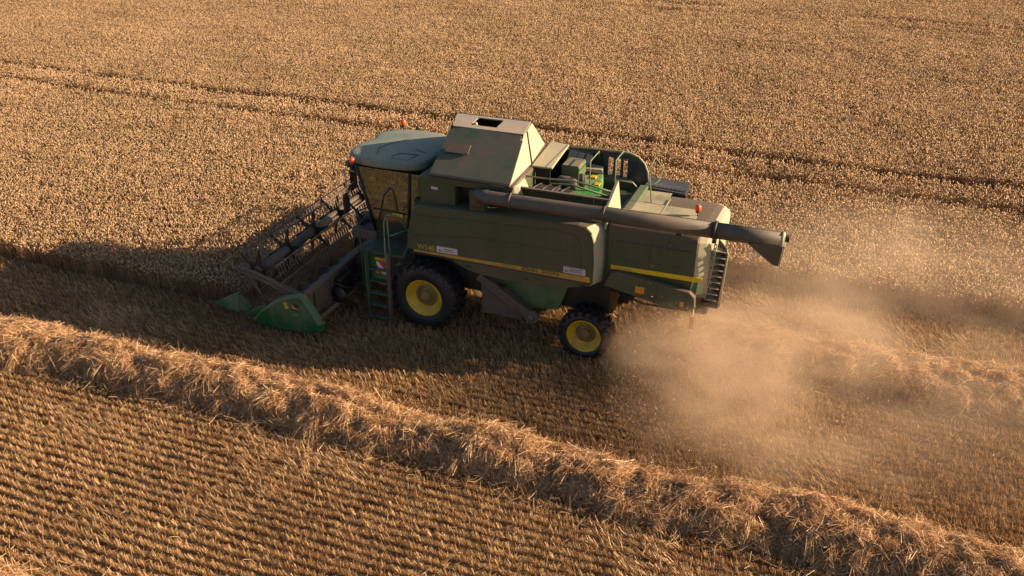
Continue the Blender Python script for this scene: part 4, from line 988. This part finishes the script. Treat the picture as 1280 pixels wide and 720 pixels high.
b = MB(); b.box((-2.66, ys - .004, .585), (-2.52, ys + .01, .605)); b.build('sticker_line', M['textyel'], sh)
def divider(y):
    b = MB()
    b.hexa([(-3.95, y - .06, .36), (-4.22, y - .13, .40), (-4.22, y + .12, .40), (-3.95, y + .06, .36), (-3.95, y - .06, .46), (-4.22, y - .05, .80), (-4.22, y + .03, .80), (-3.95, y + .05, .46)], .01)
    # pointed snout
    vs = [(-5.10, y + .02, .36), (-4.22, y - .15, .36), (-4.22, y + .14, .32), (-4.20, y + .04, .84), (-4.20, y - .06, .84)]
    b.faces(vs, [(0, 1, 4), (0, 4, 3), (0, 3, 2), (0, 2, 1), (1, 2, 3, 4)])
    b.hexa([(-4.1, y - .06, .28), (-3.5, y - .06, .42), (-3.5, y + .03, .42), (-4.1, y + .03, .28), (-4.1, y - .04, .34), (-3.5, y - .04, .62), (-3.5, y + .03, .62), (-4.1, y + .03, .34)])
    b.build('crop_divider', M['shield'], head)
divider(HY0 - .02); divider(HY1)
b = MB()
b.tube([(-2.30, -1.9, .95), (-2.0, -1.7, .75), (-1.9, -1.3, .62), (-2.05, -.9, .7), (-2.2, -.8, .95)], .022, 6); b.tube([(-2.30, -1.2, .9), (-1.95, -1.0, .7), (-1.8, -.6, .9), (-1.7, -.3, 1.2)], .02, 6)
b.build('hose', M['black'], head)
b = MB(); b.box((-2.33, -1.75, .42), (-2.15, -1.1, .95), .03); b.lathe([(0, .0), (.2, 0), (.2, .05), (0, .05)], (-2.1, -1.95, .65), n=20); b.build('drive_cover', M['dark'], head)

# reel
RX, RZ, RR = -3.72, 1.42, .58
b = MB(); b.tube([(RX, HY0 + .12, RZ), (RX, HY1 - .12, RZ)], .115, 18); reel = b.build('reel', M['reeltube'], C)
NB = 6; PH = math.radians(22)
for y in np.linspace(HY0 + .16, HY1 - .16, 6):
    b = MB()
    for k in range(NB):
        a = PH + 2 * math.pi * k / NB; c_, s_ = math.cos(a), math.sin(a)
        P3 = lambda r, w_: (RX + r * c_ - w_ * s_, RZ + r * s_ + w_ * c_)
        pts = [P3(.10, -.11), P3(.30, -.05), P3(RR, -.03), P3(RR, .03), P3(.30, .05), P3(.10, .11)]
        b.prism(pts, y - .012, y + .012)
    b.prism([(RX + .17 * math.cos(a), RZ + .17 * math.sin(a)) for a in [2 * math.pi * k / 12 for k in range(12)]], y - .02, y + .02)
    b.build('reel_spider', M['black'], reel)
for k in range(NB):
    a = PH + 2 * math.pi * k / NB; x, z = RX + RR * math.cos(a), RZ + RR * math.sin(a)
    b = MB(); b.tube([(x, HY0 + .10, z), (x, HY1 - .10, z)], .021, 8)
    for y in np.arange(HY0 + .16, HY1 - .12, .12):
        b.tube([(x, y, z), (x + .03, y, z - .12), (x + .07, y, z - .27)], .010, 3, smooth=False)
    b.build('reel_bat', M['reeltube'] if k in (1, 2) else M['bat'], reel)
for y, sg in ((HY0 + .02, -1), (HY1 - .02, 1)):
    b = MB()
    for dz, r in ((0, .045), (-.14, .03)):
        b.tube([(-2.42, y, 1.02 + dz * .4), (-2.85, y, 1.12 + dz), (-3.3, y, 1.30 + dz), (-3.72, y, 1.42 + dz), (-4.20, y, 1.50 + dz * .8)], r, 6)
    b.prism([(-2.5, .95), (-3.3, 1.18), (-4.1, 1.38), (-4.15, 1.50), (-3.3, 1.34), (-2.5, 1.12)], y - .015, y + .015)
    b.tube([(-3.5, y, .62), (-3.95, y, 1.40)], .03, 6); b.tube([(-4.2, y, .95), (-3.95, y, 1.4)], .018, 6)
    b.build('reel_arm', M['metal'], reel)

# cut crop lying in the header
f = Fib(); n = 26000
bx_ = -2.5 - 1.75 * rng.random(n); by_ = HY0 + .1 + (HY1 - HY0 - .2) * rng.random(n); bz = .14 + (bx_ + 4.25) * .09 + .34 * rng.random(n) ** 1.7 * (0.5 + vnoise(bx_ * 2, by_, .8, 77))
dd = rnd_dir(n) * np.array([1.4, .7, .35]); dd[:, 0] = np.abs(dd[:, 0])
f.ribbons(np.c_[bx_, by_, bz], dd, .15 + .4 * rng.random(n), .006, None, 1, 0, .9)
me = f.mesh('cut_crop', [M['stem']]); o = bpy.data.objects.new('cut_crop', me); COL.objects.link(o)
tag(o, 'freshly cut wheat lying in the header behind the turning reel', 'cut crop', kind='stuff')

# ================================================================== DUST
def dust():
    x0, x1, y0, y1, z0, z1 = 4.2, 24.0, -8.5, 9.5, -0.05, 4.4
    b = MB(); b.box((x0, y0, z0), (x1, y1, z1)); m, nt, out = newmat('harvest_dust'); L = nt.links
    geo = nt.nodes.new("ShaderNodeTexCoord"); pos = geo.outputs['Object']
    wn_ = nd(nt, "ShaderNodeTexNoise", Scale=0.55, Detail=3); L.new(pos, wn_.inputs['Vector'])
    wsub = nt.nodes.new("ShaderNodeVectorMath"); wsub.operation = 'SUBTRACT'; L.new(wn_.outputs['Color'], wsub.inputs[0]); wsub.inputs[1].default_value = (.5, .5, .5)
    wsc = nt.nodes.new("ShaderNodeVectorMath"); wsc.operation = 'SCALE'; L.new(wsub.outputs[0], wsc.inputs[0]); wsc.inputs['Scale'].default_value = 2.2
    wad = nt.nodes.new("ShaderNodeVectorMath"); wad.operation = 'ADD'; L.new(pos, wad.inputs[0]); L.new(wsc.outputs[0], wad.inputs[1])
    total = None
    #        centre            radii             density
    PUFFS = [((6.1, -1.2, .8), (1.5, 1.8, 1.2), .85),
             ((7.2, -2.7, .8), (2.3, 2.5, 1.5), .62),
             ((8.6, -4.0, .5), (2.8, 1.9, 1.0), .30),
             ((8.4, -.6, 1.2), (2.8, 2.4, 1.6), .34),
             ((9.0, 2.4, 1.6), (3.4, 2.6, 1.6), .17),
             ((12.0, 3.4, 1.4), (5.0, 3.0, 1.4), .11),
             ((12.0, -1.6, .8), (5.5, 3.6, 1.3), .17),
             ((17.0, 2.0, 1.0), (6.0, 4.5, 1.5), .09)]
    for c, r, d in PUFFS:
        s = nt.nodes.new("ShaderNodeVectorMath"); s.operation = 'SUBTRACT'; L.new(wad.outputs[0], s.inputs[0]); s.inputs[1].default_value = c
        q = nt.nodes.new("ShaderNodeVectorMath"); q.operation = 'DIVIDE'; L.new(s.outputs[0], q.inputs[0]); q.inputs[1].default_value = r
        l = nt.nodes.new("ShaderNodeVectorMath"); l.operation = 'LENGTH'; L.new(q.outputs[0], l.inputs[0])
        v = mth(nt, 'SUBTRACT', 1.0, l.outputs['Value'], clamp=True); v = mth(nt, 'MULTIPLY', mth(nt, 'SMOOTH_MIN', v, 0.8, 0.3), d)
        total = v if total is None else mth(nt, 'ADD', total, v)
    fine = nd(nt, "ShaderNodeTexNoise", Scale=1.3, Detail=6, Roughness=.68); st = nd(nt, "ShaderNodeMapping"); st.inputs['Rotation'].default_value = (0, .35, .5); st.inputs['Scale'].default_value = (.55, 1.25, 1.25); L.new(pos, st.inputs[0]); L.new(st.outputs[0], fine.inputs['Vector'])
    k = mth(nt, 'MULTIPLY', mth(nt, 'SUBTRACT', fine.outputs['Fac'], .36, clamp=True), 5.6)
    dens = mth(nt, 'MULTIPLY', mth(nt, 'MULTIPLY', total, k), DUST_K)
    pv = nd(nt, "ShaderNodeVolumePrincipled", Anisotropy=0.25); pv.inputs['Color'].default_value = (.87, .68, .49, 1)
    L.new(dens, pv.inputs['Density']); L.new(pv.outputs[0], out.inputs['Volume'])
    m.cycles.volume_step_rate = 1.0
    o = b.build('dust_cloud', m); tag(o, 'cloud of pale dust and chaff blown out behind the combine', 'dust', kind='stuff')
DUST_K = 1.1
dust()
# chaff in the air
f = Fib(); n = 42000
k = rng.random(n)
cx_ = 5.2 + np.abs(rng.normal(size=n)) * 2.2; cy_ = -1.4 + rng.normal(size=n) * 1.5 - (cx_ - 5.2) * .25; cz_ = np.abs(rng.normal(size=n)) * .7 + .1
f.ribbons(np.c_[cx_, cy_, cz_], rnd_dir(n), .008 + .045 * rng.random(n) ** 4, .006 + .004 * rng.random(n), None, 1, 0, .8)
n = 5200     # straw streaming out of the rear of the machine
t = rng.random(n); sx_ = 5.5 + 1.2 * t + rng.normal(size=n) * .22; sy_ = -.5 - .9 * t + rng.normal(size=n) * .45; sz_ = 1.55 - 1.3 * t ** 2 + rng.normal(size=n) * .16
f.ribbons(np.c_[sx_, sy_, np.maximum(sz_, .05)], rnd_dir(n) + np.array([.8, -.3, -.5]), .05 + .16 * rng.random(n), .006, None, 1, 0, .8)
me = f.mesh('flying_chaff', [M['wind']]); o = bpy.data.objects.new('flying_chaff', me); COL.objects.link(o)
tag(o, 'bits of chaff and short straw flying in the dust behind the rear wheel', 'chaff', kind='stuff')
